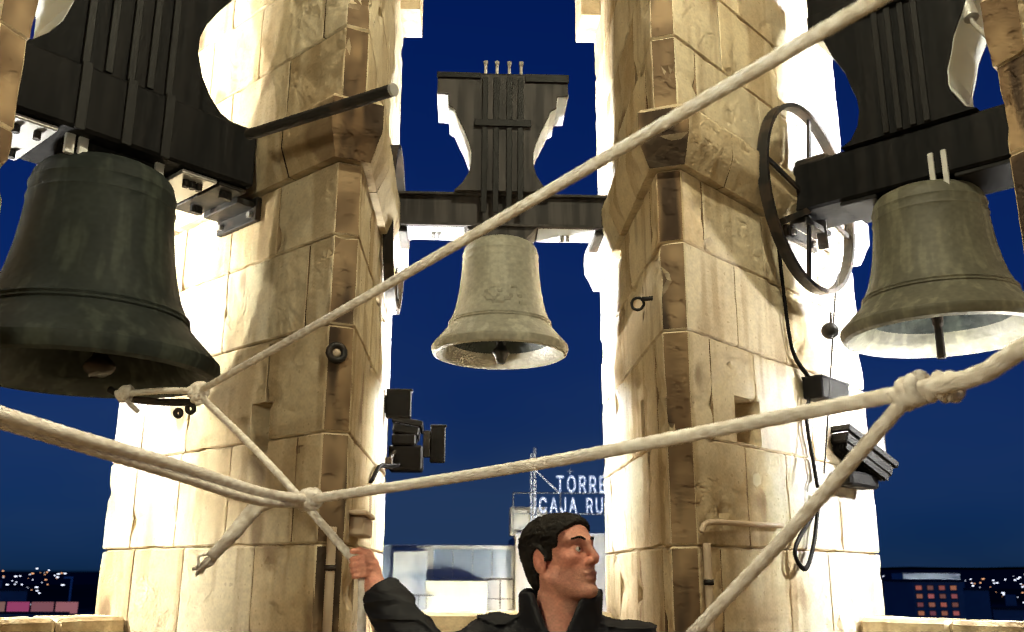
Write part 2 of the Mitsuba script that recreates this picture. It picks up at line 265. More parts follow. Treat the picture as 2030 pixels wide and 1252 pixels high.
def build_pillar(k, label, seed, holes=(), shift=0.0, lo=0, proud=0.08):
    """pillar between the openings k and k + 1"""
    rng = np.random.default_rng(seed); t = thing('stone_pillar', label, 'pillar', None); M = W(k + 0.5)
    full = shapely.union_all([PLEFT, mirror(PLEFT)]).buffer(0)
    core = trimesh.creation.extrude_polygon(full.buffer(-0.022, join_style=2), TOP, engine='earcut'); core = man(core).transform(M[:3, :])
    for h in holes: core = core - h
    part(t, 'mortar_core', tri(core), 'mortar')
    ch = [h[0] if isinstance(h, tuple) else h for h in holes]; n = 0
    for c in range(lo, len(COURSES) - 1):
        z0, z1 = COURSES[c], COURSES[c + 1]
        if c == 8:                                  # the string course: a band that stands proud, its underside cut back
            big = full.buffer(proud, join_style=2); mid = full.buffer(proud * 0.4, join_style=2)
            def course_stone(B, Mi):
                if B.is_empty: return
                pts = np.vstack([np.c_[np.array(P.exterior.coords), np.full(len(P.exterior.coords), z)] for P, z in ((Mi, z0), (Mi, z0 + 0.03), (B, z0 + 0.12), (B, z1 - 0.02), (B.buffer(-0.015), z1))])
                m = man(trimesh.convex.convex_hull(pts)).refine_to_length(0.05).transform(M[:3, :]); q = tri(m); q.merge_vertices()
                q.vertices = q.vertices + q.vertex_normals * ((meshkit.fbm(q.vertices * 9, 3, seed) - 0.55) * 0.016)[:, None]
                part(t, 'string_course_stone', q, 'stone_%d' % rng.choice([0, 2]), 30)
            def nose_of(P): one = slab(P.intersection(sg.box(-4, 0, 0, 9)), -1, 0.30); return shapely.union_all([one, mirror(one)]).buffer(0.001).buffer(-0.003).convex_hull
            course_stone(nose_of(big), nose_of(mid))
            for side in (0, 1):
                cuts = [0.30, 0.78, 1.28, 2.6] if side == 0 else [0.30, 0.92, 1.4, 2.6]
                for q0, q1 in zip(cuts, cuts[1:]):
                    def cut(P): P = P if side == 0 else mirror(P); P = slab(P.intersection(sg.box(-4, 0, 0, 9)), q0, q1).buffer(-0.003); return P if side == 0 else mirror(P)
                    course_stone(cut(big), cut(mid))
            continue
        nose = [0.16, 0.40][(c + seed) % 2] + shift * rng.uniform(-0.05, 0.05)
        ln, rn = nose, nose
        one = slab(PLEFT, -1, nose)
        pieces = [shapely.union_all([one, mirror(one)]).buffer(0.001).buffer(-0.001)]
        if not math.isclose(pieces[0].convex_hull.area, pieces[0].area, rel_tol=0.03): pieces = [one, mirror(one)]
        for side in (0, 1):
            d = nose; j = 0; joints = [nose]
            while d < 1.55:
                d += rng.uniform(0.36, 0.62); joints.append(min(d, 9) if d < 1.5 else 9)
            joints = [q for q in joints if q < 9] + [9]
            for q0, q1 in zip(joints, joints[1:]):
                P = slab(PLEFT, q0, q1)
                if P.is_empty: continue
                pieces.append(P if side == 0 else mirror(P))
        for P in pieces:
            zz0, zz1 = z0, z1
            m = block_mesh(P, zz0, zz1, rng, holes, M)
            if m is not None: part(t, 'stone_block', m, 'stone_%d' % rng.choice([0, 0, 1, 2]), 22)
    return t
def hole(k, u0, u1, v0, v1, z0, z1): return manifold3d.Manifold.cube((u1 - u0, v1 - v0, z1 - z0)).translate((u0, v0, z0)).transform(W(k)[:3, :])
build_pillar(0, 'tall stone pillar to the right of the middle opening, with a square hole in its right side', 1,
             [hole(1, -0.75, -0.5, 1.935, 2.15, 2.14, 2.335), hole(0, 0.5, 0.70, 2.04, 2.12, 2.15, 2.36)])
build_pillar(-1, 'tall stone pillar to the left of the middle opening, pale along its outer side and brown near the room', 2,
             [hole(-1, 0.5, 0.72, 1.96, 2.10, 2.08, 2.29), hole(-1, 0.5, 0.66, 1.45, 1.52, 3.05, 3.13), hole(-1, 0.5, 0.62, 1.72, 1.77, 2.06, 2.09)])
build_pillar(-2, 'stone pillar at the left edge of the picture beside the big dark bell', 4, proud=0.012)
build_pillar(1, 'stone pillar at the right edge of the picture beside the olive bell', 5, proud=0.02)
plain = shapely.union_all([PLEFT, mirror(PLEFT)]).buffer(0)
for k, s in ((2, 'right of'), (3, 'right behind'), (4, 'left behind'), (-3, 'left of')):
    m = trimesh.creation.extrude_polygon(plain.buffer(-0.01), TOP, engine='earcut'); m.apply_transform(W(k + 0.5))
    solo('rear_pillar', m, 'stone_0', 'rear stone pillar of the belfry standing %s the camera' % s, 'pillar')

# arches and ceiling over the openings
for k, s in ((0, 'middle'), (1, 'right'), (-1, 'left')):
    t = thing('stone_arch', 'round stone arch over the %s opening, above the bell' % s, 'arch')
    def ringpoly(w, zs, top, base):
        a = np.linspace(math.pi, 0, 24); arc = [(w * math.cos(q), zs + w * math.sin(q)) for q in a]
        return sg.Polygon([(-w - 0.16, base), (-w, base), *arc, (w, base), (w + 0.16, base), (w + 0.16, top), (-w - 0.16, top)])
    part(t, 'outer_order', world(extrude_y(ringpoly(0.49, 5.85, 6.72, 4.90), 3.02, OUT + 0.01), k), 'stone_1', 30)
    part(t, 'inner_order', world(extrude_y(ringpoly(0.60, 5.95, 6.72, 5.60), A + 0.1, 3.015), k), 'stone_0', 30)
struct('belfry_ceiling', trimesh.creation.extrude_polygon(sg.Polygon([L(k, (OUT + .1) * math.tan(math.pi / 8), OUT + .1, 0)[:2] for k in range(8)]), 0.3, engine='earcut').apply_translation((0, 0, 6.73)), 'floor_stone', 'stone ceiling of the belfry')

# parapets between the pillars
def parapet(k, label, seed):
    rng = np.random.default_rng(seed); t = thing('stone_parapet', label, 'parapet')
    part(t, 'mortar_core', world(box((-H + .004, 3.03, 0.0), (H - .004, 3.22, 1.26), 0.003), k), 'mortar')
    zs = [0, 0.34, 0.66, 0.98, 1.268]
    for z0, z1 in zip(zs, zs[1:]):
        us = [-H + .004, *(np.array([-0.2, 0.2]) + rng.uniform(-.1, .1, 2)), H - .004]
        for a, b in zip(us, us[1:]):
            m = man(box((a + .004, 3.0, z0 + .004), (b - .004, 3.25, z1 - .004), 0.012)).refine_to_length(0.05)
            part(t, 'stone_block', world(rough(tri(m), 0.007, 9, int(rng.integers(99))), k), 'stone_%d' % rng.choice([0, 2]), 22)
    us = [-H + .004, rng.uniform(-.25, -.05), rng.uniform(.15, .3), H - .004]
    for a, b in zip(us, us[1:]):
        m = man(box((a + .003, 2.97, 1.275), (b - .003, 3.28, 1.425), 0.016)).refine_to_length(0.05)
        part(t, 'coping_stone', world(rough(tri(m), 0.006, 8, int(rng.integers(99))), k), 'stone_1', 22)
parapet(0, 'low stone parapet across the middle opening behind the man', 11)
parapet(-1, 'low stone parapet across the left opening below the big dark bell', 12)
parapet(1, 'low stone parapet across the right opening below the olive bell', 13)

# ------------------------------------------------------------------ bells
PROF = [(0, 0.935), (0.012, 0.975), (0.05, 1.0), (0.075, 0.995), (0.115, 0.935), (0.16, 0.865), (0.215, 0.785), (0.245, 0.752), (0.253, 0.762), (0.264, 0.750), (0.275, 0.757), (0.288, 0.732), (0.36, 0.680), (0.45, 0.640), (0.56, 0.605), (0.68, 0.582), (0.77, 0.570), (0.785, 0.578), (0.80, 0.568), (0.835, 0.566), (0.85, 0.574), (0.866, 0.563), (0.905, 0.548), (0.94, 0.505), (0.965, 0.43), (0.98, 0.30), (0.985, 0.0)]
def bell_body(u0, v0, rim, R, Hh, waist=1.0):
    o = [((1 - (1 - r) * waist) * R if r > 0 else 0, z * Hh) for z, r in PROF]
    inner = [(0.0, 0.90), (0.30, 0.895), (0.42, 0.86), (0.49, 0.78), (0.515, 0.62), (0.56, 0.45), (0.61, 0.32), (0.66, 0.22), (0.71, 0.14), (0.755, 0.080), (0.79, 0.055), (0.86, 0.020)]
    i = [((1 - (1 - r) * waist) * R if r > 0 else 0, z * Hh) for r, z in inner]
    # densify outer
    prof = np.array(i + o); s = [prof[0]]
    for a, b in zip(prof, prof[1:]):
        n = max(1, int(np.linalg.norm(b - a) / 0.03)); s += [a + (b - a) * j / n for j in range(1, n + 1)]
    m = lathe(s, 96); m.apply_translation((u0, v0, rim)); m.fix_normals(); return m
def bell_inside(u0, v0, rim, R, Hh, z0=0.115):  # dark liner that paints the shade inside a bell
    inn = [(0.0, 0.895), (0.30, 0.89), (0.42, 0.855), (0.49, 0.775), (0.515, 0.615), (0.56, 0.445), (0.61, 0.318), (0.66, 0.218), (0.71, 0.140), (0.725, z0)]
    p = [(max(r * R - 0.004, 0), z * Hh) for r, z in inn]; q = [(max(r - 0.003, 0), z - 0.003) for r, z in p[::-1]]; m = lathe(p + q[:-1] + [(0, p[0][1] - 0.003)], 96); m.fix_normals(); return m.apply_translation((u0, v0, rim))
def floodlit_strip(poly, v0, v1, cut):  # thin pale strips paint the floodlight onto the headstock flanks
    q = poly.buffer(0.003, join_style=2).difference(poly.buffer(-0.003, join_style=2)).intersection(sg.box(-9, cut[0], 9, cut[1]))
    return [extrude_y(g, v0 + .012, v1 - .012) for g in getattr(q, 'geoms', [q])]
def straps_front(us, v, z0, z1, w=0.03): return [box((u - w / 2, v - 0.008, z0), (u + w / 2, v + 0.004, z1), 0.002) for u in us]
def clapper(u0, v0, z_top, z_ball, r, tail=0.12, lean=(0, 0)):
    dx = np.array([lean[0], lean[1], 0])
    top, ball = np.array([u0, v0, z_top]), np.array([u0, v0, z_ball]) + dx; end = ball + np.array([0, 0, -tail]) + dx * tail
    P = curve([top, ball, end], 0.01); n = len(P); z = np.linspace(0, 1, n); zb = (z_top - z_ball) / (z_top - z_ball + tail)
    rad = 0.016 + 0.008 * z + (r - 0.02) * np.exp(-((z - zb) / (0.55 * r / (z_top - z_ball + tail) + 1e-6)) ** 2) - 0.006 * (z > zb + 0.1)
    return sweep(P, rad, 20)
def headstock_poly(half, u0):
    """half outline [(half width, z)] from top to bottom"""
    r = [(u0 + w, z) for w, z in half]; l = [(u0 - w, z) for w, z in half[::-1]]
    return sg.Polygon(r + l).buffer(0)

# the bell in the middle opening
b = thing('church_bell', 'grey green bronze bell hanging in the middle opening under a dark stepped headstock', 'bell')
part(b, 'bell_body', world(bell_body(0, 2.75, 2.70, 0.355, 0.635), 0), 'bronze_grey', 30, 'grey green bronze bell with raised rings round its waist')
part(b, 'inner_shade', world(bell_inside(0, 2.75, 2.70, 0.355, 0.635), 0), 'bronze_dark', 30, 'inside of the bell with its shade painted dark')
part(b, 'clapper', world(clapper(0.005, 2.72, 3.2, 2.715, 0.042, 0.06), 0), 'black_iron', True)
rl = np.random.default_rng(8); ms = []
for i in range(26):
    q, z = math.radians(rl.uniform(-26, 28)), 2.70 + rl.choice([0.225, 0.245, 0.265, 0.29, 0.315]); R_ = 0.355 * np.interp((z - 2.70) / 0.635, [c[0] for c in PROF], [c[1] for c in PROF]); w = rl.uniform(.006, .02)
    m = box((-w, -0.005, -0.010), (w, 0.004, 0.010), .002); m.apply_transform(trimesh.transformations.rotation_matrix(q, (0, 0, 1))); ms.append(m.apply_translation((R_ * math.sin(q), 2.75 - R_ * math.cos(q), z)))
k = part(b, 'relief', world(cat(*ms), 0), 'bronze_grey', label='worn cast relief on the waist of the bell'); labels[k]['kind'] = 'stuff'
hs = [(0.352, 4.215), (0.352, 4.105), (0.293, 4.10), (0.288, 4.03), (0.258, 4.013), (0.240, 3.966), (0.205, 3.893), (0.177, 3.818), (0.163, 3.763), (0.163, 3.70), (0.178, 3.64), (0.21, 3.585), (0.25, 3.545)]
hb = part(b, 'headstock', world(extrude_y(headstock_poly(hs, 0), 2.57, 2.93), 0), 'hazed_wood', label='dark wooden headstock with stepped shoulders')
for m in floodlit_strip(headstock_poly(hs, 0), 2.57, 2.93, (3.72, 4.12)): part(b, 'headstock__floodlit_edge', world(m, 0), 'floodlit_tone', label='pale strip painting the floodlight on the hollow flanks')
part(b, 'beam_soffit', world(cat(box((-0.565, 2.645, 3.367), (-0.195, 2.855, 3.3735), .001)), 0), 'floodlit_tone', label='pale sheet painting the floodlight under the beam')  # floodlight on the beam underside, put in as pale sheets
part(b, 'beam_soffit', world(box((0.195, 2.645, 3.367), (0.565, 2.855, 3.3735), .001), 0), 'floodlit_tone', label='pale sheet painting the floodlight under the beam')
part(b, 'headstock__top_plate', world(box((-0.14, 2.60, 4.215), (0.13, 2.9, 4.245), 0.004), 0), 'grey_steel')
for u in (-0.093, -0.03, 0.038, 0.103):
    part(b, 'headstock__threaded_rod', world(cat(tube([(u, 2.66, 4.24), (u, 2.66, 4.35)], 0.009, 10), tube([(u, 2.66, 4.243), (u, 2.66, 4.262)], 0.02, 6), tube([(u, 2.66, 4.33), (u, 2.66, 4.35)], 0.014, 6)), 0), 'pale_metal', 30)
for m in straps_front((-0.095, -0.035, 0.035, 0.095), 2.565, 3.42, 4.2): part(b, 'iron_strap', world(m, 0), 'grey_steel')
part(b, 'headstock__cross_band', world(box((-0.15, 2.548, 3.905), (0.15, 2.556, 3.945), 0.002), 0), 'grey_steel')
for a_ in ((-0.356, 4.19, -0.12), (0.12, 4.175, 0.356)): part(b, 'headstock__top_trim', world(box((a_[0], 2.555, a_[1]), (a_[2], 2.568, 4.222), 0.002), 0), 'grey_steel')
part(b, 'beam', world(cat(box((-0.57, 2.64, 3.375), (0.57, 2.86, 3.544), 0.006), box((-0.575, 2.61, 3.535), (0.575, 2.64, 3.55), 0.002), box((-0.575, 2.61, 3.365), (0.575, 2.64, 3.38), 0.002)), 0), 'hazed_wood', label='dark cross beam that carries the bell')
low = sg.Polygon([(-0.19, 3.373), (0.19, 3.373), (0.125, 3.30), (-0.125, 3.30)])
part(b, 'bell_seat', world(extrude_y(low, 2.63, 2.87), 0), 'hazed_wood')
for u in (-0.36, -0.33, 0.33, 0.36): part(b, 'bolt', world(tube([(u, 2.75, 3.40), (u, 2.75, 3.335)], 0.012, 8), 0), 'pale_metal', 30)
def wheel(k, u, v, z, R, wd, th, spokes, rot, parent, bsdf='black_iron'):
    a = np.linspace(0, 2 * math.pi, 65)
    prof = np.array([[R - th, -wd / 2], [R, -wd / 2], [R, wd / 2], [R - th, wd / 2], [R - th, -wd / 2]])
    rim = trimesh.creation.revolve(prof, sections=72); M = np.eye(4); M[:3, 0], M[:3, 1], M[:3, 2], M[:3, 3] = (0, 1, 0), (0, 0, 1), (1, 0, 0), (u, v, z); rim.apply_transform(M)
    w = part(parent, 'rope_wheel', world(rim, k), bsdf, 40, 'thin iron wheel at the end of the beam')
    for i in range(spokes):
        q = rot + i * 2 * math.pi / spokes; c = np.array([u, v, z]); d = np.array([0, math.cos(q), math.sin(q)])
        part(parent, 'rope_wheel__spoke', world(bar(c + d * 0.04, c + d * (R - th * .5), 0.028, 0.012, (1, 0, 0)), k), bsdf)
    part(parent, 'rope_wheel__hub', world(tube([(u - 0.035, v, z), (u + 0.09, v, z)], 0.055, 20), k), bsdf, 40)
wheel(0, -0.572, 2.86, 3.42, 0.46, 0.05, 0.03, 4, 0.8, b)

# the big dark bell in the left opening
b = thing('church_bell', 'big dark bronze bell hanging in the left opening under a massive black headstock', 'bell')
part(b, 'bell_body', world(bell_body(-0.02, 2.3, 2.338, 0.508, 0.875, 1.06), -1), 'bronze_dark', 30, 'large dark bronze bell with greenish patina')
part(b, 'clapper', world(clapper(-0.02, 2.25, 3.1, 2.40, 0.055, 0.05, (0.02, -0.05)), -1), 'black_iron', True)
hs = [(0.62, 4.60), (0.61, 4.42), (0.54, 4.38), (0.50, 4.24), (0.41, 4.10), (0.335, 3.99), (0.285, 3.90), (0.262, 3.83), (0.260, 3.75), (0.29, 3.65), (0.335, 3.575), (0.39, 3.52), (0.44, 3.50), (0.50, 3.497)]
hb = part(b, 'headstock', world(extrude_y(headstock_poly(hs, -0.045), 2.10, 2.50), -1), 'dark_wood', label='massive black wooden headstock with curved flanks')
for m in floodlit_strip(headstock_poly(hs, -0.045), 2.10, 2.50, (3.62, 4.45)): part(b, 'headstock__floodlit_edge', world(m, -1), 'floodlit_tone', label='pale strip painting the floodlight on the hollow flanks')
part(b, 'beam', world(box((-0.585, 2.07, 3.22), (0.515, 2.53, 3.49), 0.012), -1), 'dark_wood', label='heavy black cross beam')
for u in (-0.24, -0.15, -0.06, 0.02, 0.10): part(b, 'iron_strap', world(box((u - .015, 2.085, 3.50), (u + .015, 2.097, 4.5), 0.002), -1), 'grey_steel')
for u in (-0.24, -0.06, 0.10): part(b, 'iron_strap', world(box((u - .02, 2.058, 3.215), (u + .02, 2.068, 3.495), 0.002), -1), 'grey_steel')
for u in (-0.24, -0.19, 0.12): part(b, 'crown_strap', world(box((u - .018, 2.13, 3.14), (u + .018, 2.15, 3.40), 0.003), -1), 'pale_metal', label='pale metal strap between bell and beam')
part(b, 'crown_block', world(box((-0.17, 2.16, 3.17), (0.13, 2.44, 3.225), 0.008), -1), 'dark_wood')
for u0, u1 in ((-0.55, -0.30), (0.20, 0.36), (0.37, 0.50)):
    part(b, 'bearing_plate', world(box((u0, 2.10, 3.196), (u1, 2.50, 3.216), 0.004), -1), 'pale_metal' if u1 < 0.4 else 'black_iron', label='pale metal plate under the beam' if u1 < 0.4 else None)
    for u in (u0 + .05, (u0 + u1) / 2, u1 - .05):
        for v in (2.16, 2.40): part(b, 'bolt', world(tube([(u, v, 3.20), (u, v, 3.165)], 0.014, 8), -1), 'black_iron', 30)
part(b, 'lever_tube', sweep([(-1.02, 1.36, 3.245), (-0.99, 1.34, 3.242), (-0.435, 0.919, 3.21)], 0.022, 24), 'black_iron', 40, 'long metal tube sticking out of the beam towards the room')
part(b, 'lever_tube__backlit_end', sweep([(-0.437, 0.9205, 3.2101), (-0.428, 0.9137, 3.2095)], 0.0225, 24), 'pale_metal', 40)  # pale disc stands for light seen through the open tube end

# the olive bell in the right opening
b = thing('church_bell', 'olive bronze bell hanging in the right opening beside a thin iron wheel', 'bell')
part(b, 'bell_body', world(bell_body(0.012, 2.68, 2.612, 0.425, 0.695), 1), 'bronze_olive', 30, 'olive bronze bell')
part(b, 'inner_shade', world(bell_inside(0.012, 2.68, 2.612, 0.425, 0.695, 0.15), 1), 'bronze_dark', 30, 'inside of the bell with its shade painted dark')
part(b, 'clapper', world(clapper(0.03, 2.60, 3.25, 2.72, 0.035, 0.22, (0.0, -0.03)), 1), 'black_iron', True)
hs = [(0.40, 4.50), (0.40, 4.28), (0.39, 4.16), (0.335, 4.13), (0.30, 4.03), (0.245, 3.92), (0.225, 3.84), (0.202, 3.77), (0.197, 3.70), (0.212, 3.63), (0.25, 3.57), (0.30, 3.545)]
part(b, 'headstock', world(extrude_y(headstock_poly(hs, 0.012), 2.50, 2.86), 1), 'dark_wood', label='dark wooden headstock with curved flanks')
for m in floodlit_strip(headstock_poly(hs, 0.012), 2.50, 2.86, (3.66, 4.2)): part(b, 'headstock__floodlit_edge', world(m, 1), 'floodlit_tone', label='pale strip painting the floodlight on the hollow flanks')
part(b, 'headstock__shoulder_trim', world(cat(box((-0.385, 2.47, 4.17), (0.425, 2.503, 4.27), 0.006)), 1), 'dark_wood')
for u in (-0.07, -0.01, 0.05, 0.11): part(b, 'iron_strap', world(box((u - .014, 2.488, 3.55), (u + .014, 2.498, 4.45), 0.002), 1), 'grey_steel')
part(b, 'beam', world(box((-0.545, 2.52, 3.295), (0.575, 2.84, 3.54), 0.012), 1), 'dark_wood', label='heavy dark cross beam')
for u0, u1 in ((-0.33, -0.16), (0.18, 0.50)): part(b, 'bearing_plate', world(box((u0, 2.53, 3.272), (u1, 2.83, 3.292), 0.004), 1), 'grey_steel')
for u in (0.10, 0.155): part(b, 'crown_strap', world(box((u - .012, 2.50, 3.235), (u + .012, 2.515, 3.40), 0.002), 1), 'pale_metal', label='pale metal strap between bell and beam')
part(b, 'crown_block', world(box((-0.10, 2.57, 3.24), (0.13, 2.79, 3.30), 0.008), 1), 'dark_wood')
wheel(1, -0.515, 2.62, 3.39, 0.475, 0.05, 0.022, 4, math.radians(80), b)
for m in (bar((-0.5, 2.55, 3.30), (-0.56, 2.40, 3.22), 0.05, 0.03), bar((-0.5, 2.70, 3.30), (-0.53, 2.78, 3.18), 0.05, 0.03), box((-0.57, 2.60, 3.44), (-0.40, 2.72, 3.60), 0.01)): part(b, 'wheel_bracket', world(m, 1), 'black_iron')
part(b, 'lever_rod', sweep([L(1, 0.30, 2.56, 4.15), L(1, 0.34, 2.52, 3.95), L(1, 0.55, 2.2, 3.52)], 0.010, 12), 'pale_metal', True, 'thin pale rod from the headstock to the pillar')
part(b, 'lever_rod__sleeve', sweep([L(1, 0.26, 2.60, 4.35), L(1, 0.335, 2.525, 3.98)], 0.032, 16), 'pale_metal', 40)

# ------------------------------------------------------------------ iron fittings on the pillars
def bracket(k, u, v, z, s, label):
    t = thing('bearing_bracket', label, 'bracket'); e = 0.028 if s > 0 else -0.028
    part(t, 'plate', world(box((u, v - 0.16, z - 0.09), (u + e, v + 0.16, z + 0.02), 0.004), k), 'black_iron')
    part(t, 'shelf', world(box((u, v - 0.14, z - 0.03), (u + e * 4.0, v + 0.14, z), 0.004), k), 'black_iron')
    for q in (-0.12, 0.12): part(t, 'bolt', world(tube([(u + e, v + q, z - 0.06), (u + e * 1.6, v + q, z - 0.06)], 0.014, 6), k), 'pale_metal', 30)
bracket(0, -0.606, 2.78, 3.365, 1, 'iron bracket carrying the left end of the middle beam')
bracket(0, 0.606, 2.78, 3.365, -1, 'iron bracket carrying the right end of the middle beam')
bracket(-1, 0.606, 2.30, 3.20, -1, 'iron bracket on the left pillar under the end of the black beam')
bracket(1, -0.606, 2.66, 3.27, 1, 'iron bracket on the right pillar under the wheel')
t = thing('eye_ring', 'small iron ring hanging on the left side of the right pillar', 'ring')
part(t, 'ring', ring(L(0, 0.55, 1.80, 2.72), (0.35, 1, 0.1), 0.026, 0.006), 'black_iron', True)
part(t, 'pin', tube([L(0, 0.615, 1.76, 2.735), L(0, 0.565, 1.78, 2.735)], 0.010, 8), 'black_iron', True)
SN = np.array([math.sin(math.radians(22.5)), -math.cos(math.radians(22.5)), 0])          # out of the left pillar's narrow face
t = thing('iron_socket', 'round rusty socket set in the left pillar beside the middle opening', 'socket')
part(t, 'collar', ring(np.array([-0.672, 1.574, 2.435]) + SN * 0.012, SN, 0.030, 0.013), 'black_iron', True)
part(t, 'core', trimesh.creation.icosphere(2, 0.018).apply_translation(np.array([-0.672, 1.574, 2.435]) + SN * 0.004), 'conduit_grey', True)
t = thing('conduit_pipe', 'pale vertical pipe with a dark clip on the narrow face of the left pillar', 'pipe')
part(t, 'pipe', tube([np.array([-0.659, 1.581, 1.78]) + SN * 0.03, np.array([-0.657, 1.581, 0.3]) + SN * 0.03], 0.017, 14), 'conduit_grey', True)
part(t, 'clip', tube([np.array([-0.659, 1.581, 1.645]) + SN * 0.03, np.array([-0.659, 1.581, 1.625]) + SN * 0.03], 0.021, 14), 'black_iron', True)
t = thing('conduit_pipe', 'pale vertical pipe with a dark clip near the edge of the right pillar', 'pipe')
part(t, 'pipe', world(tube([(-0.585, 1.625, 1.73), (-0.585, 1.625, 0.3)], 0.015, 14), 1), 'conduit_grey', True)
part(t, 'clip', world(tube([(-0.585, 1.625, 1.60), (-0.585, 1.625, 1.58)], 0.019, 14), 1), 'black_iron', True)
solo('conduit_pipe', world(tube([(-0.588, 1.60, 1.77), (-0.586, 1.65, 1.806), (-0.588, 1.95, 1.812), (-0.588, 2.24, 1.816)], 0.011, 12), 1), 'conduit_grey', 'thin pale pipe running level across the right pillar', 'pipe', True)
t = thing('cable_box', 'stone coloured ledge box on the left pillar where the cables end', 'box')
part(t, 'case', world(box((-0.612, 1.72, 1.755), (-0.55, 2.05, 1.83), 0.008), 0), 'conduit_grey')
part(t, 'lid', world(box((-0.615, 1.69, 1.832), (-0.54, 2.08, 1.85), 0.005), 0), 'conduit_grey')

# floodlights
def aim(d):
    d = np.array(d, float) / np.linalg.norm(d); a = np.cross((0, 0, 1) if abs(d[2]) < .95 else (0, 1, 0), d); a /= np.linalg.norm(a); M = np.eye(4); M[:3, 0], M[:3, 1], M[:3, 2] = a, np.cross(d, a), d; return M
def floodlight(k, pos, d, size, power, tint, label, arm):
    """black floodlight: its lens looks along d"""
    t = thing('floodlight', label, 'floodlight'); M = aim(d); M[:3, 3] = pos; w, h = size
    def put(m): m = m.copy(); m.apply_transform(M); return world(m, k)
    part(t, 'housing', put(cat(box((-w, -h, -0.075), (w, h, -0.02), 0.008), box((-w - .012, -h - .012, -0.02), (-w + .006, h + .012, 0.012), .003), box((w - .006, -h - .012, -0.02), (w + .012, h + .012, 0.012), .003),
                               box((-w, -h - .012, -0.02), (w, -h + .006, 0.012), .003), box((-w, h - .006, -0.02), (w, h + .012, 0.012), .003))), 'black_plastic')
    for i in range(6):
        q = -w + (i + .5) * 2 * w / 6; part(t, 'cooling_fin', put(box((q - .004, -h * .9, -0.105), (q + .004, h * .9, -0.074), .001)), 'black_plastic')
    lens = trimesh.Trimesh([(-w * .9, -h * .9, -0.012), (w * .9, -h * .9, -0.012), (w * .9, h * .9, -0.012), (-w * .9, h * .9, -0.012)], [(0, 1, 2), (0, 2, 3)], process=False)
    part(t, 'lens', put(lens), 'lamp_glass', emitter={'type': 'area', 'sampling_weight': 2.0, 'radiance': rgb(*[power * c for c in tint])})
    p = np.array(pos, float) - np.array(d, float) / np.linalg.norm(d) * 0.06
    part(t, 'bracket', world(cat(tube([p, np.array(arm, float)], 0.013, 8), box(np.array(arm) - 0.03, np.array(arm) + 0.03, 0.004)), k), 'black_iron', 30)
    return t
floodlight(0, (-0.50, 3.40, 2.44), (0.18, 0.06, 1), (0.075, 0.10), POWER['N'], LAMP_COOL, 'black floodlight fixed at the left side of the middle opening', (-0.60, 3.25, 2.20))
floodlight(1, (-0.525, 3.02, 2.22), (0.12, 0.45, 1), (0.055, 0.18), POWER['NE'], LAMP_COOL, 'black floodlight at the outer edge of the right pillar under the olive bell', (-0.60, 2.95, 2.06))
floodlight(-1, (-1.02, 3.70, 2.55), (1.0, -0.60, 0.12), (0.12, 0.10), POWER['OUT_NW'], LAMP_NW, 'black floodlight outside the left opening, out of the picture', (-0.80, 3.33, 2.4))
floodlight(1, (1.02, 3.66, 2.75), (-1.0, -0.5, 0.30), (0.12, 0.10), POWER['OUT_NE'], LAMP_COOL, 'black floodlight outside the right opening, out of the picture', (0.85, 3.33, 2.6))
floodlight(1, (1.02, 3.66, 4.35), (-1.0, -0.5, 0.05), (0.12, 0.10), POWER['OUT_NE'] * 0.7, LAMP_COOL, 'added upper black floodlight outside the right opening, out of the picture', (0.85, 3.33, 4.2))  # extra lamp added to whiten the upper stone of the right opening
floodlight(-1, (-1.02, 3.70, 4.3), (1.0, -0.6, -0.05), (0.12, 0.10), POWER['OUT_NW'] * 0.6, LAMP_NW, 'added upper black floodlight outside the left opening, out of the picture', (-0.80, 3.33, 4.2))  # extra lamp added to brighten the upper left stone
floodlight(0, (0.92, 3.57, 2.95), (-1.0, -0.35, 0.10), (0.12, 0.10), POWER['OUT_N'], LAMP_COOL, 'black floodlight hidden outside behind the right pillar', (0.85, 3.33, 2.8))
floodlight(0, (-0.92, 3.57, 2.95), (1.0, -0.35, 0.10), (0.12, 0.10), POWER['OUT_N'], LAMP_COOL, 'black floodlight hidden outside behind the left pillar', (-0.85, 3.33, 2.8))
floodlight(1, (0.50, 3.05, 2.0), (-0.18, -0.05, 1), (0.08, 0.10), POWER['SIDE_UP'], LAMP_COOL, 'added black floodlight at the right side of the right opening, out of the picture', (0.60, 3.1, 1.9))  # unseen up-light added to brighten the headstock flank
floodlight(-1, (-0.50, 3.05, 2.42), (0.18, -0.05, 1), (0.08, 0.10), POWER['SIDE_UP'], LAMP_COOL, 'added black floodlight at the left side of the left opening, out of the picture', (-0.60, 3.1, 2.3))  # mirrored up-light, also added for the headstock flank
k_ = 'floodlight'
part(k_, 'driver_box', world(cat(box((-0.60, 3.30, 2.17), (-0.41, 3.46, 2.31), 0.01), box((-0.585, 3.29, 2.31), (-0.45, 3.40, 2.37), 0.008)), 0), 'black_plastic')
part('floodlight_001', 'driver_box', world(box((-0.598, 2.80, 2.02), (-0.50, 3.12, 2.09), 0.012), 1), 'black_plastic')
part('floodlight_001', 'visor', world(box((-0.602, 3.135, 2.12), (-0.46, 3.150, 2.30), 0.004), 1), 'black_plastic')
def panel_box(k, lo, hi, label):
    t = thing('panel_box', label, 'box')
    part(t, 'case', world(box(lo, hi, 0.006), k), 'black_plastic')
    part(t, 'rim', world(box((lo[0], lo[1] - .004, hi[2] - .006), (hi[0] + .006, hi[1], hi[2] + .004), 0.002), k), 'grey_steel')
    part(t, 'mount', world(box((lo[0] - .04 if lo[0] < 0 else lo[0], (lo[1] + hi[1]) / 2 - .02, lo[2] + .03), (lo[0], (lo[1] + hi[1]) / 2 + .02, hi[2] - .03), 0.003), k), 'black_iron')
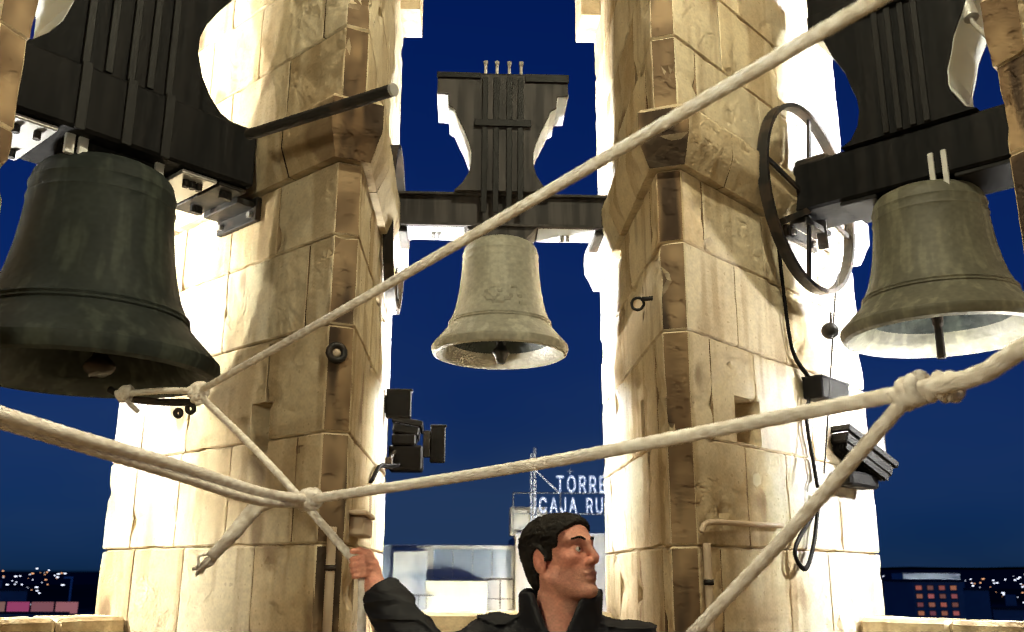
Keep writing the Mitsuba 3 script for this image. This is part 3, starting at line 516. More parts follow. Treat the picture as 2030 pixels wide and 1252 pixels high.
panel_box(0, (-0.60, 3.02, 2.42), (-0.465, 3.08, 2.57), 'flat black box fixed beside the middle opening above the floodlight')
panel_box(0, (-0.372, 3.36, 2.22), (-0.285, 3.40, 2.43), 'flat dark panel standing to the right of the floodlight in the middle opening')
panel_box(1, (-0.598, 2.56, 2.40), (-0.50, 2.86, 2.50), 'flat black box on the right pillar below the iron wheel')
# the warm work lamp that hangs in the middle of the belfry
t = thing('hanging_lamp', 'warm lamp hanging from the belfry ceiling above the picture', 'lamp')
LP = np.array([0.60, -0.15, 5.45])
part(t, 'cord', tube([LP + (0, 0, 0.16), (LP[0], LP[1], 6.72)], 0.006, 8), 'black_plastic', True)
part(t, 'shade', lathe([(0.03, 0.16), (0.05, 0.15), (0.07, 0.10), (0.16, 0.03), (0.165, 0.03), (0.075, 0.105), (0.055, 0.155), (0.03, 0.165), (0.03, 0.16)], 40).apply_translation(LP), 'black_iron', 40)
part(t, 'bulb', trimesh.creation.icosphere(3, 0.10).apply_translation(LP + (0, 0, -0.03)), 'lamp_glass', True, emitter={'type': 'area', 'sampling_weight': 5.0, 'radiance': rgb(*[POWER['ROOM'] * c for c in LAMP_WARM])})

t = thing('fill_lamp', 'warm fill lamp added left of the camera, out of the picture', 'lamp')  # unseen lamp added as fill on the man, ropes and pillars
SP = np.array([-1.02, -1.42, 2.62])
part(t, 'globe', trimesh.creation.icosphere(3, 0.10).apply_translation(SP), 'lamp_glass', True, emitter={'type': 'area', 'sampling_weight': 2.5, 'radiance': rgb(*[POWER['SIDE'] * c for c in LAMP_WARM])})
part(t, 'bracket', tube([SP + (0.06, -0.06, -0.08), SP + (0.22, -0.22, -0.10)], 0.014, 8), 'black_iron', True)

# cables
solo('hanging_wire', world(cat(tube([(-0.50, 2.86, 3.06), (-0.50, 2.80, 2.95), (-0.50, 2.60, 2.34), (-0.5, 2.50, 2.05)], 0.004, 6), trimesh.creation.icosphere(3, 0.040).apply_translation((-0.5, 2.693, 2.735)), tube([(-0.5, 2.71, 2.76), (-0.5, 2.72, 2.83)], 0.006, 8)), 1), 'black_iron', 'thin wire with a black ball weight hanging below the iron wheel', 'wire', True)
for pts, lab in (([(-0.585, 2.40, 3.2), (-0.59, 2.42, 2.95), (-0.59, 2.47, 2.62), (-0.58, 2.60, 2.50)], 'black cable running down the right pillar from the wheel to the flat box'),
                 ([(-0.58, 2.58, 2.40), (-0.585, 2.55, 2.30), (-0.59, 2.60, 2.10), (-0.59, 2.62, 2.0)], 'short pair of black cables below the flat box on the right pillar'),
                 ([(-0.58, 2.95, 2.12), (-0.585, 2.66, 1.95), (-0.575, 2.50, 1.86), (-0.58, 2.33, 1.72), (-0.56, 2.37, 1.64), (-0.58, 2.52, 1.76), (-0.585, 2.62, 1.98)], 'loop of black cable hanging on the right pillar under the floodlight'),
                 ([(-0.60, 2.40, 2.02), (-0.585, 2.60, 2.11), (-0.58, 2.95, 2.15), (-0.54, 3.20, 2.18)], 'black cable leading to the floodlight in the middle opening')):
    k = 0 if 'middle opening' in lab else 1
    solo('black_cable', world(cat(tube(pts, 0.0085, 8, 0.01), tube(np.array(pts) + (0.012, -0.025, 0.006), 0.006, 8, 0.01)), k), 'black_plastic', lab, 'cable', True)

# ------------------------------------------------------------------ ropes
K0, K1 = np.array([-1.429, 1.516, 2.256]), np.array([-1.115, 1.351, 2.239])
HAND = np.array([-0.437, 0.569, 1.632])
K2, K3 = np.array([-0.607, 0.747, 1.819]), np.array([0.584, -0.48, 1.916])
t = thing('bell_rope', 'taut rope rising from the knot under the big dark bell to the upper right', 'rope')
part(t, 'strand', rope_mesh([K1, K1 + (np.array([0.396, -0.821, 2.409]) - K1) * 0.5 + (0, 0, -0.006), (0.396, -0.821, 2.409), (0.80, -1.40, 2.455)], 0.0122), 'rope_fibre', True)
part(t, 'knot', cat(knot_mesh(K1, (1, -1, -0.2), 0.022, 0.014), knot_mesh(K1 + (0.0, -0.01, -0.02), (0.4, 0.4, -1), 0.018, 0.012)), 'rope_fibre', True)
t = thing('bell_rope', 'short rope end tied under the rim of the big dark bell', 'rope')
part(t, 'strand', rope_mesh([K0, (K0 + K1) / 2 + (0, 0, 0.006), K1], 0.0125), 'rope_fibre', True)
part(t, 'knot', knot_mesh(K0, (1, -0.5, 0), 0.020, 0.013), 'rope_fibre', True)
part(t, 'loose_end', rope_mesh([K0, K0 + (0.02, -0.02, -0.035), K0 + (0.06, -0.03, -0.07)], 0.009), 'rope_fibre', True)
t = thing('clapper_hook', 'black iron hook under the rim of the big dark bell behind the knots', 'hook')
part(t, 'bar', tube([K0 + (-0.09, 0.08, 0.03), K0 + (0.0, 0.03, -0.012), (K0 + K1) / 2 + (0, 0.03, -0.03), K1 + (-0.01, 0.03, -0.035)], 0.013, 12), 'black_iron', True)
part(t, 'shackle', cat(ring(K1 + (-0.03, 0.02, -0.06), (0.3, 1, 0.2), 0.014, 0.008), ring(K1 + (-0.075, 0.03, -0.075), (0.3, 1, 0.2), 0.012, 0.008)), 'black_iron', True)
t = thing('bell_rope', 'thin rope running from the knot down through the hand of the man', 'rope')
part(t, 'strand', rope_mesh([K1 + (0.01, -0.01, -0.02), (K1 + HAND) / 2 + (0, 0, 0.012), HAND + (-0.035, 0.035, 0.036), HAND + (0, 0, 0.0), HAND + (0.012, -0.006, -0.05), HAND + (0.016, -0.03, -0.30), HAND + (0.014, -0.03, -0.62), HAND + (0.05, -0.03, -1.2), HAND + (0.16, -0.05, -1.60)], 0.0115), 'rope_fibre', True)
t = thing('bell_rope', 'thick slack rope from the left edge to the big double knot near the right bell', 'rope')
part(t, 'strand', rope_mesh([(-1.35, -0.75, 2.02), (-1.067, -0.253, 1.914), (-0.85, 0.23, 1.862), (-0.70, 0.56, 1.822), K2], 0.0148), 'rope_fibre', True)
part(t, 'strand', rope_mesh([(-1.10, -0.30, 1.905), (-0.86, 0.22, 1.843), (-0.71, 0.53, 1.800), K2 + (-0.02, 0, -0.012)], 0.012), 'rope_fibre', True)
part(t, 'strand', rope_mesh([K2, (K2 + K3) / 2 + (0, 0, -0.012), K3], 0.014), 'rope_fibre', True)
part(t, 'strand', rope_mesh([K3, K3 + (0.05, -0.12, 0.004), (0.678, -0.704, 1.954), (0.80, -1.10, 2.02)], 0.0155), 'rope_fibre', True)
part(t, 'knot', cat(knot_mesh(K2, K3 - K2, 0.022, 0.0115, 2.8), knot_mesh(K2 + (0.012, -0.012, 0.004), (0.2, -0.3, 1), 0.016, 0.012, 1.4)), 'rope_fibre', True)
part(t, 'loose_end', rope_mesh([K2 + (-0.10, 0.0, -0.008), (-0.745, 0.70, 1.79), (-0.79, 0.66, 1.72), (-0.843, 0.645, 1.655)], 0.021, taper=([0, .3, .75, 1], [0.8, 1.05, 0.9, 0.75])), 'rope_fibre', True)
fr = np.random.default_rng(4); E0, ED = np.array([-0.835, 0.648, 1.664]), np.array([-0.026, -0.008, -0.034])
part(t, 'frayed_end', cat(*[tube([E0 + fr.normal(0, .006, 3), E0 + ED * 0.5 + fr.normal(0, .008, 3), E0 + ED * fr.uniform(.9, 1.35) + fr.normal(0, .006, 3)], fr.uniform(.003, .005), 6, 0.01) for _ in range(22)]), 'rope_fibre', True); labels[t + '__frayed_end'] = {'label': 'frayed pale rope end', 'kind': 'stuff'}
part(t, 'knot', cat(knot_mesh(K3, (0.35, -0.7, 0.15), 0.019, 0.0105, 2.9), knot_mesh(K3 + (0.034, -0.035, 0.001), (1, -0.6, -0.10), 0.017, 0.0105, 2.6)), 'rope_fibre', True)
t = thing('bell_rope', 'rope slanting down from the double knot to the lower edge right of the man', 'rope')
part(t, 'strand', rope_mesh([K3 + (-0.01, 0.0, -0.01), (K3 + np.array([0.287, -0.016, 1.489])) / 2 + (0.004, 0, -0.004), (0.287, -0.016, 1.489), (0.149, 0.191, 1.29), (0.05, 0.33, 1.12)], 0.0128), 'rope_fibre', True)

# ------------------------------------------------------------------ the man
def nets(sdf, lo, hi, h, block=8):
    """surface of sdf < 0 as a quad mesh made of triangles (naive surface nets); fine values only near the surface"""
    lo = np.array(lo, float); n = (np.ceil((np.array(hi) - lo) / h / block).astype(int)) * block + 1
    nb = (n - 1) // block; g = np.stack(np.meshgrid(*[np.arange(q) for q in nb], indexing='ij'), -1).reshape(-1, 3)
    cen = lo + (g * block + block / 2) * h; val = sdf(cen); rad = block * h * 0.9 + 0.012
    D = np.empty(n, np.float32); D[:] = 1
    o = np.stack(np.meshgrid(*[np.arange(block + 1)] * 3, indexing='ij'), -1).reshape(-1, 3)
    for b0, v0 in zip(g[val < -rad], val[val < -rad]): s = b0 * block; D[s[0]:s[0] + block + 1, s[1]:s[1] + block + 1, s[2]:s[2] + block + 1] = -1
    near = g[np.abs(val) <= rad]
    for c in range(0, len(near), 400):
        q = near[c:c + 400]; idx = (q[:, None] * block + o[None]).reshape(-1, 3); D[idx[:, 0], idx[:, 1], idx[:, 2]] = sdf(lo + idx * h)
    S = D < 0; cs = np.zeros(tuple(n - 1), np.int8)
    for d in np.ndindex(2, 2, 2): cs += S[d[0]:n[0] - 1 + d[0], d[1]:n[1] - 1 + d[1], d[2]:n[2] - 1 + d[2]]
    act = np.argwhere((cs > 0) & (cs < 8)); ids = np.full(tuple(n - 1), -1, np.int32); ids[tuple(act.T)] = np.arange(len(act))
    acc, cnt = np.zeros((len(act), 3)), np.zeros(len(act))
    corners = [np.array(c) for c in np.ndindex(2, 2, 2)]
    for a in corners:
        for ax in range(3):
            if a[ax]: continue
            b = a.copy(); b[ax] = 1; p, q = act + a, act + b; va, vb = D[tuple(p.T)], D[tuple(q.T)]; m = (va < 0) != (vb < 0)
            w = np.where(m, va / np.where(m, va - vb, 1), 0); pos = a + np.zeros((len(act), 3)); pos[:, ax] += w; acc[m] += pos[m]; cnt[m] += 1
    V = lo + (act + acc / cnt[:, None]) * h; F = []
    for ax in range(3):
        sl0 = [slice(None)] * 3; sl1 = [slice(None)] * 3; sl0[ax] = slice(0, -1); sl1[ax] = slice(1, None)
        e = S[tuple(sl0)] != S[tuple(sl1)]; E = np.argwhere(e); b, c = (ax + 1) % 3, (ax + 2) % 3
        E = E[(E[:, b] > 0) & (E[:, c] > 0) & (E[:, b] < n[b] - 1) & (E[:, c] < n[c] - 1)]
        def at(db, dc): q = E.copy(); q[:, b] += db; q[:, c] += dc; return ids[tuple(q.T)]
        Q = np.stack([at(-1, -1), at(0, -1), at(0, 0), at(-1, 0)], 1); fl = S[tuple(E.T)]; Q = np.where(fl[:, None], Q, Q[:, ::-1]); F += [Q[:, [0, 1, 2]], Q[:, [0, 2, 3]]]
    return trimesh.Trimesh(V, np.vstack(F), process=False)
def cone(p, a, b, ra, rb):
    a, b = np.array(a, float), np.array(b, float); d = b - a; t = np.clip(((p - a) @ d) / (d @ d), 0, 1)
    return np.linalg.norm(p - a - t[:, None] * d, axis=1) - (ra + (rb - ra) * t)
def ell(p, c, r):
    q = (p - np.array(c)) / np.array(r); k = np.linalg.norm(q, axis=1); g = np.linalg.norm(q / np.array(r), axis=1); return k * (k - 1) / np.maximum(g, 1e-9)
def smin(a, b, k): h = np.clip(0.5 + 0.5 * (b - a) / k, 0, 1); return b + (a - b) * h - k * h * (1 - h)
def smax(a, b, k): return -smin(-a, -b, k)
HEAD_C = np.array([0.098, 0.600, 1.659]); FACE = math.radians(-43); TILT = math.radians(11)
fx = np.array([math.cos(FACE) * math.cos(TILT), math.sin(FACE) * math.cos(TILT), math.sin(TILT)]); fy = np.array([-math.sin(FACE), math.cos(FACE), 0]); fz = np.cross(fx, fy)
HM = np.stack([fx, fy, fz])
def tohead(p): return (p - HEAD_C) @ HM.T
def fromhead(q): return np.asarray(q, float) @ HM + HEAD_C
def cranium(q):
    d = ell(q, (-0.022, 0, 0.035), (0.094, 0.072, 0.076)); return smin(d, ell(q, (0.036, 0, 0.040), (0.052, 0.059, 0.048)), 0.03)
def head_sdf(q):
    d = cranium(q)
    d = smin(d, ell(q, (0.036, 0, -0.035), (0.053, 0.054, 0.078)), 0.03)
    for s in (-1, 1):
        d = smin(d, cone(q, (-0.012, s * 0.055, -0.048), (0.060, s * 0.018, -0.098), 0.019, 0.015), 0.025)
        d = smin(d, ell(q, (0.058, s * 0.043, -0.012), (0.024, 0.020, 0.018)), 0.018)
        d = smin(d, cone(q, (0.086, s * 0.012, 0.027), (0.068, s * 0.046, 0.029), 0.0085, 0.0085), 0.014)
    d = smin(d, ell(q, (0.074, 0, -0.099), (0.019, 0.022, 0.016)), 0.018)
    for s in (-1, 1): d = smax(d, -ell(q, (0.093, s * 0.031, 0.007), (0.017, 0.018, 0.012)), 0.012)
    for s in (-1, 1):
        d = smin(d, ell(q, (0.074, s * 0.031, 0.0055), (0.0135, 0.016, 0.0125)), 0.004)
        d = smax(d, -cone(q, (0.089, s * 0.022, 0.0055), (0.083, s * 0.042, 0.005), 0.0042, 0.0035), 0.003)
    d = smin(d, cone(q, (0.088, 0, 0.020), (0.109, 0, -0.020), 0.008, 0.0108), 0.013)
    for s in (-1, 1): d = smin(d, ell(q, (0.097, s * 0.0125, -0.027), (0.012, 0.009, 0.009)), 0.008)
    for s in (-1, 1): d = smax(d, -ell(q, (0.101, s * 0.0075, -0.036), (0.006, 0.0045, 0.005)), 0.003)
    d = smin(d, ell(q, (0.086, 0, -0.0565), (0.0125, 0.024, 0.008)), 0.008)
    d = smin(d, ell(q, (0.0845, 0, -0.070), (0.0115, 0.020, 0.008)), 0.008)
    d = smax(d, -cone(q, (0.100, -0.017, -0.0635), (0.100, 0.017, -0.0635), 0.0024, 0.0024), 0.004)
    for s in (-1, 1):
        e = ell(q, (-0.016, s * 0.076, -0.006), (0.021, 0.009, 0.033)); e = smax(e, -ell(q, (-0.010, s * 0.086, -0.004), (0.012, 0.007, 0.021)), 0.004); d = smin(d, e, 0.008)
    return d
NECK0, NECK1 = fromhead((-0.022, 0, -0.055)), np.array([0.085, 0.625, 1.475])
SHR, ELR, WRR = np.array([-0.085, 0.635, 1.432]), np.array([-0.225, 0.455, 1.395]), np.array([-0.392, 0.562, 1.583])
SHL, ELL_, WRL = np.array([0.295, 0.65, 1.425]), np.array([0.355, 0.62, 1.13]), np.array([0.30, 0.50, 0.92])
RD = np.array([0.03, -0.035, -0.10]); RD /= np.linalg.norm(RD)
PALM = HAND + np.array([0.020, 0.004, -0.005])
HS = 0.76
def finger(i):
    z = (0.029, 0.0098, -0.0094, -0.0275)[i]; o = HAND + np.array([0, 0, z]) * HS + np.array([0.006, -0.004, 0]) * (0.03 - z) / 0.06; l = (0.97, 1.05, 1.0, 0.86)[i] * HS
    return [o + np.array(q) * l for q in ((0.044, -0.012, 0.004), (0.020, -0.030, 0.003 + 0.001 * i), (-0.017, -0.025, -0.001), (-0.027, 0.002, -0.003), (-0.004, 0.024, -0.003))]
def body_sdf(p):
    d = head_sdf(tohead(p))
    d = smin(d, cone(p, NECK0, NECK1, 0.052, 0.060), 0.03)
    d = smin(d, cone(p, NECK0 + (0.045, -0.01, -0.02), NECK1 + (0.02, -0.04, 0.0), 0.018, 0.02), 0.03)
    d = smin(d, cone(p, NECK1 + (0, 0, -0.02), SHR, 0.055, 0.042), 0.04); d = smin(d, cone(p, NECK1 + (0, 0, -0.02), SHL, 0.055, 0.042), 0.04)
    d = smin(d, ell(p, (0.105, 0.64, 1.27), (0.155, 0.095, 0.22)), 0.05); d = smin(d, ell(p, (0.105, 0.64, 1.0), (0.14, 0.095, 0.2)), 0.05)
    d = smin(d, cone(p, SHR, ELR, 0.042, 0.036), 0.03); d = smin(d, cone(p, ELR, WRR, 0.036, 0.027), 0.02)
    d = smin(d, cone(p, SHL, ELL_, 0.042, 0.036), 0.03); d = smin(d, cone(p, ELL_, WRL, 0.036, 0.026), 0.02)
    # the hand that grips the rope: palm behind and right of the rope, fingers round its front
    h = smin(cone(p, WRR, PALM + (0.018, 0.0, -0.012), 0.025, 0.021), cone(p, PALM + (0.015, -0.005, 0.015), PALM + (0.015, -0.005, -0.020), 0.016, 0.015), 0.016)
    for i in range(4):
        F = finger(i); f = cone(p, F[0], F[1], 0.0088, 0.0086)
        for j in range(1, 4): f = smin(f, cone(p, F[j], F[j + 1], 0.0083 - 0.0005 * j, 0.0078 - 0.0005 * j), 0.0025)
        h = smin(h, f, 0.003)
    t0, t1, t2, t3 = PALM + (0.015, 0.004, 0.006), HAND + (0.025, -0.012, 0.036), HAND + (0.002, -0.020, 0.043), HAND + (-0.018, -0.016, 0.041)
    f = cone(p, t0, t1, 0.013, 0.010); f = smin(f, cone(p, t1, t2, 0.0096, 0.0086), 0.004); f = smin(f, cone(p, t2, t3, 0.0084, 0.007), 0.003)
    h = smin(h, f, 0.006); d = smin(d, h, 0.012)
    h = cone(p, WRL, WRL + (-0.03, -0.04, -0.07), 0.03, 0.026)
    for i in range(4): h = smin(h, cone(p, WRL + (-0.05 + 0.02 * i, -0.05, -0.07), WRL + (-0.06 + 0.02 * i, -0.03, -0.145), 0.0095, 0.008), 0.005)
    h = smin(h, cone(p, WRL + (-0.05, -0.04, -0.03), WRL + (-0.085, -0.04, -0.09), 0.011, 0.009), 0.006); return smin(d, h, 0.012)
t = thing('person', 'man in a dark jacket with short dark hair, head turned right, gripping a rope', 'person')
body = nets(body_sdf, (-0.50, 0.40, 0.72), (0.45, 0.78, 1.80), 0.0032)
scene['skin'] = two(bump(pri(mikit.proc(skin_fn), 0.52, 0.0, specular=0.35), lambda p, n, uv: fbm(p.x * 260, p.y * 260, p.z * 260, 2), 0.0012, 5e-4))
part(t, 'body', body, 'skin', True)
# the skin is paler and redder by region, with a trace of stubble on the jaw
# hair: a cap that follows the skull, cut along the hairline
HL = sg.Polygon([(0.088, 0.10), (0.082, 0.078), (0.070, 0.063), (0.052, 0.055), (0.044, 0.040), (0.040, 0.022), (0.022, 0.018), (0.012, -0.010), (0.004, -0.013), (0.000, 0.016), (-0.018, 0.030), (-0.036, 0.012), (-0.042, -0.030), (-0.052, -0.072), (-0.14, -0.085), (-0.16, 0.16), (0.05, 0.17)])
def polysd(x, z):
    P = np.array(HL.exterior.coords)[:-1]; d = np.full(len(x), 1e9); ins = np.zeros(len(x), bool); pt = np.stack([x, z], 1)
    for a, b in zip(P, np.roll(P, -1, 0)):
        e = b - a; w = pt - a; q = np.clip((w @ e) / (e @ e), 0, 1); d = np.minimum(d, np.linalg.norm(w - q[:, None] * e, axis=1))
        c = ((a[1] > z) != (b[1] > z)) & (x < (b[0] - a[0]) * (z - a[1]) / (b[1] - a[1] + 1e-12) + a[0]); ins ^= c
    return np.where(ins, -d, d)
def hair_sdf(p):
    q = tohead(p); up = np.clip((q[:, 2] + 0.04) / 0.12, 0, 1)
    base = smin(head_sdf(q), ell(q, (-0.045, 0, -0.02), (0.062, 0.062, 0.07)), 0.02)
    tuft = (meshkit.fbm((q + meshkit.fbm(q * 30, 2, 1)[:, None] * 0.012) * np.array([60, 230, 120]), 3, 3) - 0.5) * 0.010
    d = base - (0.004 + 0.006 * up + 0.005 * np.clip(q[:, 0] / 0.08, 0, 1) * up) - tuft * (0.5 + up)
    edge = (meshkit.fbm(q * np.array([120, 140, 60]), 2, 9) - 0.5) * 0.016
    return smax(d, polysd(q[:, 0] + edge, q[:, 2] + edge * 0.7), 0.007)
part(t, 'hair', nets(hair_sdf, HEAD_C + (-0.16, -0.13, -0.11), HEAD_C + (0.15, 0.13, 0.16), 0.0030), 'hair', True)
for s in (-1, 1):
    part(t, 'eyeball', trimesh.creation.icosphere(3, 0.0108).apply_translation(fromhead((0.0765, s * 0.031, 0.0055))), 'eye_white', True)
    k = part(t, 'iris', trimesh.creation.icosphere(2, 0.0074).apply_translation(fromhead((0.0806, s * 0.0308, 0.0060))), 'eye_iris', True)
    part(t, 'eyebrow', sweep(curve([fromhead(q) for q in ((0.0945, s * 0.012, 0.030), (0.0905, s * 0.030, 0.0365), (0.0755, s * 0.047, 0.033))], 0.003), lambda i, a: 0.0042 * (0.8 + 0.3 * np.cos(2 * a)), 8), 'hair', True)
def wrinkle(p, s): a = meshkit.fbm(p * np.array([9, 9, 24]) + p[:, :1] * 8, 3, s); return (a - 0.5) * 0.020 - 0.012 * np.clip(1 - np.abs(meshkit.fbm(p * np.array([7, 7, 17]), 2, s + 5) - 0.5) * 14, 0, 1)
def jacket_sdf(p):
    d = cone(p, (0.10, 0.635, 1.455), SHR + (0.01, 0, -0.005), 0.082, 0.072); d = smin(d, cone(p, (0.10, 0.635, 1.455), SHL + (-0.01, 0, -0.005), 0.082, 0.072), 0.04)
    d = smin(d, ell(p, (0.105, 0.64, 1.27), (0.205, 0.14, 0.25)), 0.05); d = smin(d, ell(p, (0.105, 0.64, 0.98), (0.19, 0.135, 0.24)), 0.06)
    d = smin(d, cone(p, SHR, ELR, 0.074, 0.064), 0.03); d = smin(d, cone(p, ELR, WRR - (WRR - ELR) * 0.10, 0.064, 0.048), 0.02)
    d = smin(d, cone(p, SHL, ELL_, 0.074, 0.062), 0.03); d = smin(d, cone(p, ELL_, WRL - (WRL - ELL_) * 0.1, 0.062, 0.046), 0.02)
    d = d + wrinkle(p, 2)
    # stand collar: an upright band round the neck, open towards the front
    c = np.array([0.095, 0.605]); q = p[:, :2] - c; th = np.arctan2(q[:, 0] + 0.012, -q[:, 1]); rr = np.hypot(q[:, 0] / 0.098, q[:, 1] / 0.088)
    top = 1.545 + 0.030 * np.clip(np.abs(th) / 1.4, 0, 1) + 0.006 * np.sin(5 * th)
    band = np.abs(rr - 1.0 - (p[:, 2] - 1.52) * 0.5) * 0.09 - 0.011
    band = smax(band, p[:, 2] - top, 0.008); band = smax(band, 1.42 - p[:, 2], 0.01); gap = (0.16 + np.clip(p[:, 2] - 1.455, 0, 1) * 5.2 - np.abs(th + 0.12)) * 0.09
    band = smax(band, gap, 0.008)
    d = smin(d, band, 0.012)
    # cuff and hem are cut clean; a hollow for the neck
    d = smax(d, -cone(p, NECK0 + (0.02, -0.02, 0.0), NECK1 + (0.015, -0.05, 0.0), 0.066, 0.055), 0.012)
    w = (WRR - ELR) / np.linalg.norm(WRR - ELR); d = smax(d, np.where(np.linalg.norm(p - WRR, axis=1) < 0.12, (p - WRR) @ w + 0.012, -1), 0.006)
    d = smax(d, 0.80 - p[:, 2], 0.01); return d
part(t, 'jacket', nets(jacket_sdf, (-0.50, 0.34, 0.76), (0.46, 0.84, 1.62), 0.0055), 'jacket_cloth', True)
def legs(p):
    d = ell(p, (0.105, 0.645, 0.86), (0.175, 0.13, 0.14))
    for s, x in ((-1, 0.01), (1, 0.20)): d = smin(d, cone(p, (x, 0.645, 0.84), (x + s * 0.02, 0.62, 0.47), 0.095, 0.07), 0.05); d = smin(d, cone(p, (x + s * .02, 0.62, 0.47), (x + s * 0.03, 0.66, 0.07), 0.07, 0.06), 0.03)
    return smax(d, 0.045 - p[:, 2], 0.01)
part(t, 'trousers', nets(legs, (-0.2, 0.45, 0.02), (0.42, 0.82, 1.02), 0.009), 'trouser_cloth', True)
for x in (-0.02, 0.23): part(t, 'shoe', nets(lambda p: smax(smin(ell(p, (x, 0.64, 0.045), (0.05, 0.09, 0.055)), ell(p, (x, 0.53, 0.03), (0.048, 0.11, 0.045)), 0.03), 0.002 - p[:, 2], 0.004), (x - .08, 0.38, -0.02), (x + .08, 0.78, 0.13), 0.007), 'black_plastic', True)

# ------------------------------------------------------------------ the city beyond
def building(name, lo, hi, wall, label, roof='roof_grey', windows=None, emit=None, group=None, sides=True):
    """box house: walls, roof slab, and windows (pane and frame) on the side that looks at the tower"""
    t = thing(name, label, 'building', group); lo, hi = np.array(lo, float), np.array(hi, float)
    part(t, 'wall', box(lo, hi, 0.05), wall); part(t, 'roof', box((lo[0] - .2, lo[1] - .2, hi[2] + .001), (hi[0] + .2, hi[1] + .2, hi[2] + .3), 0.05), roof)
    for (x0, x1, z0, z1, mat, rad) in windows or []:
        f = part(t, 'window', cat(box((x0 - .1, lo[1] - .06, z0 - .1), (x1 + .1, lo[1] + .05, z0), .01), box((x0 - .1, lo[1] - .06, z1), (x1 + .1, lo[1] + .05, z1 + .1), .01), box((x0 - .1, lo[1] - .06, z0), (x0, lo[1] + .05, z1), .01), box((x1, lo[1] - .06, z0), (x1 + .1, lo[1] + .05, z1), .01)), 'roof_grey')
        pane = trimesh.Trimesh([(x0, lo[1] - .03, z0), (x1, lo[1] - .03, z0), (x1, lo[1] - .03, z1), (x0, lo[1] - .03, z1)], [(0, 1, 2), (0, 2, 3)], process=False)
        kw = {'emitter': {'type': 'area', 'sampling_weight': 0.002, 'radiance': rgb(*rad)}} if rad else {}
        part(t, f.split('__', 1)[1] + '__pane', pane, mat, **kw)
    return t
G = -30.0
# bank tower block straight ahead
t = thing('office_building', 'white and blue grey office block straight ahead through the middle opening', 'building')
part(t, 'wall', box((-12, 90, G), (4.4, 104, 4.0), .05), 'white_render', label='long front wall in blue dusk light')
part(t, 'stair_block', box((-6.9, 88.6, G), (-3.75, 92, 3.55), .04), 'white_render', label='white projecting block')
part(t, 'terrace_block', box((-3.74, 86.5, G), (1.85, 90, 0.95), .05), 'cream_render', label='cream block in warm light below the blue grey wall')
for x in np.arange(-3.2, 4.2, 1.85): part(t, 'wall_panel', box((x, 89.92, 1.2), (x + 1.78, 90.0, 3.75), .02), 'window_glass')
for x0, x1, z0, z1 in ((1.95, 3.05, -1.6, 1.0), (3.15, 4.3, -1.6, 1.0)):
    f = part(t, 'window', cat(box((x0 - .06, 89.82, z0), (x0, 89.95, z1), .01), box((x1, 89.82, z0), (x1 + .06, 89.95, z1), .01), box((x0 - .06, 89.82, z1), (x1 + .06, 89.95, z1 + .07), .01), box((x0 - .06, 89.82, -0.75), (x1 + .06, 89.95, -0.68), .01)), 'roof_grey')
    part(t, f.split('__', 1)[1] + '__pane', box((x0, 89.88, z0), (x1, 89.94, z1), .01), 'white_render')
part(t, 'roof_edge', box((-12.2, 89.7, 4.002), (4.42, 104.2, 4.14), .03), 'white_render')
part(t, 'railing', cat(tube([(-6.7, 86.3, -0.30), (-2.9, 86.3, -0.38)], 0.05, 8, 1), *[tube([(x, 86.3, -1.6), (x, 86.3, -0.3)], 0.035, 6, 1) for x in np.arange(-6.6, -2.9, 0.75)]), 'roof_grey', 30)
t = thing('tower_block', 'cream tower block behind the head of the man, carrying rooftop lettering', 'building')
part(t, 'wall', box((4.45, 88, G), (22, 104, 5.05), .05), 'cream_render')
part(t, 'roof_house', box((4.0, 88.4, 5.051), (7.45, 92, 7.66), .05), 'cream_render', label='pale rooftop house')
part(t, 'roof_edge', box((4.4, 87.9, 5.0), (22.1, 88.0, 5.25), .03), 'white_render')
t = thing('roof_sign', 'rooftop sign of white letters on a metal frame above the tower block', 'sign')
def letters(text, height, x, z, y):
    x0 = x
    for ch in text:
        if ch == ' ': x += height * 0.45; continue
        m = meshkit.text_mesh(ch, height, 0.12, True); m.apply_transform(np.array([[0.60, 0, 0, 0], [0, 0, -1, 0], [0, 1, 0, 0], [0, 0, 0, 1.0]])); b0, b1 = m.bounds
        m.apply_translation((x - b0[0], y - b0[1], z)); m.fix_normals(); part(t, 'letter', m, 'letter_white', emitter={'type': 'area', 'sampling_weight': 0.002, 'radiance': rgb(0.20, 0.27, 0.44)})
        x += b1[0] - b0[0] + height * 0.19
letters('TORRE', 1.50, 8.25, 9.0, 87.6)
letters('CAJA RURAL', 1.36, 6.62, 7.1, 87.6)
part(t, 'beam', box((4.1, 87.8, 8.86), (22, 87.95, 8.97), .02), 'pale_metal'); part(t, 'lower_beam', box((4.1, 87.8, 6.95), (22, 87.95, 7.05), .02), 'pale_metal')
for x in (4.15, 8.6, 13.2, 17.8): part(t, 'post', box((x, 87.8, 5.05), (x + .12, 87.94, 8.95), .02), 'pale_metal')
t = thing('roof_mast', 'white double mast with a slanting brace on the roof beside the lettering', 'mast')
part(t, 'pole', tube([(5.9, 87.9, 5), (5.9, 87.9, 12.6)], 0.11, 8, 1), 'letter_white', True); part(t, 'pole', tube([(6.25, 87.9, 5), (6.25, 87.9, 13.2)], 0.16, 8, 1), 'letter_white', True)
part(t, 'brace', tube([(6.3, 87.9, 11.1), (8.6, 87.75, 8.9)], 0.11, 8, 1), 'letter_white', True)
solo('roof_antenna', cat(tube([(9.6, 87.8, 10.5), (9.6, 87.8, 11.4)], 0.05, 6, 1), tube([(9.3, 87.8, 11.0), (9.9, 87.8, 11.0)], 0.04, 6, 1)), 'letter_white', 'small antenna above the upper row of rooftop letters', 'antenna', True)
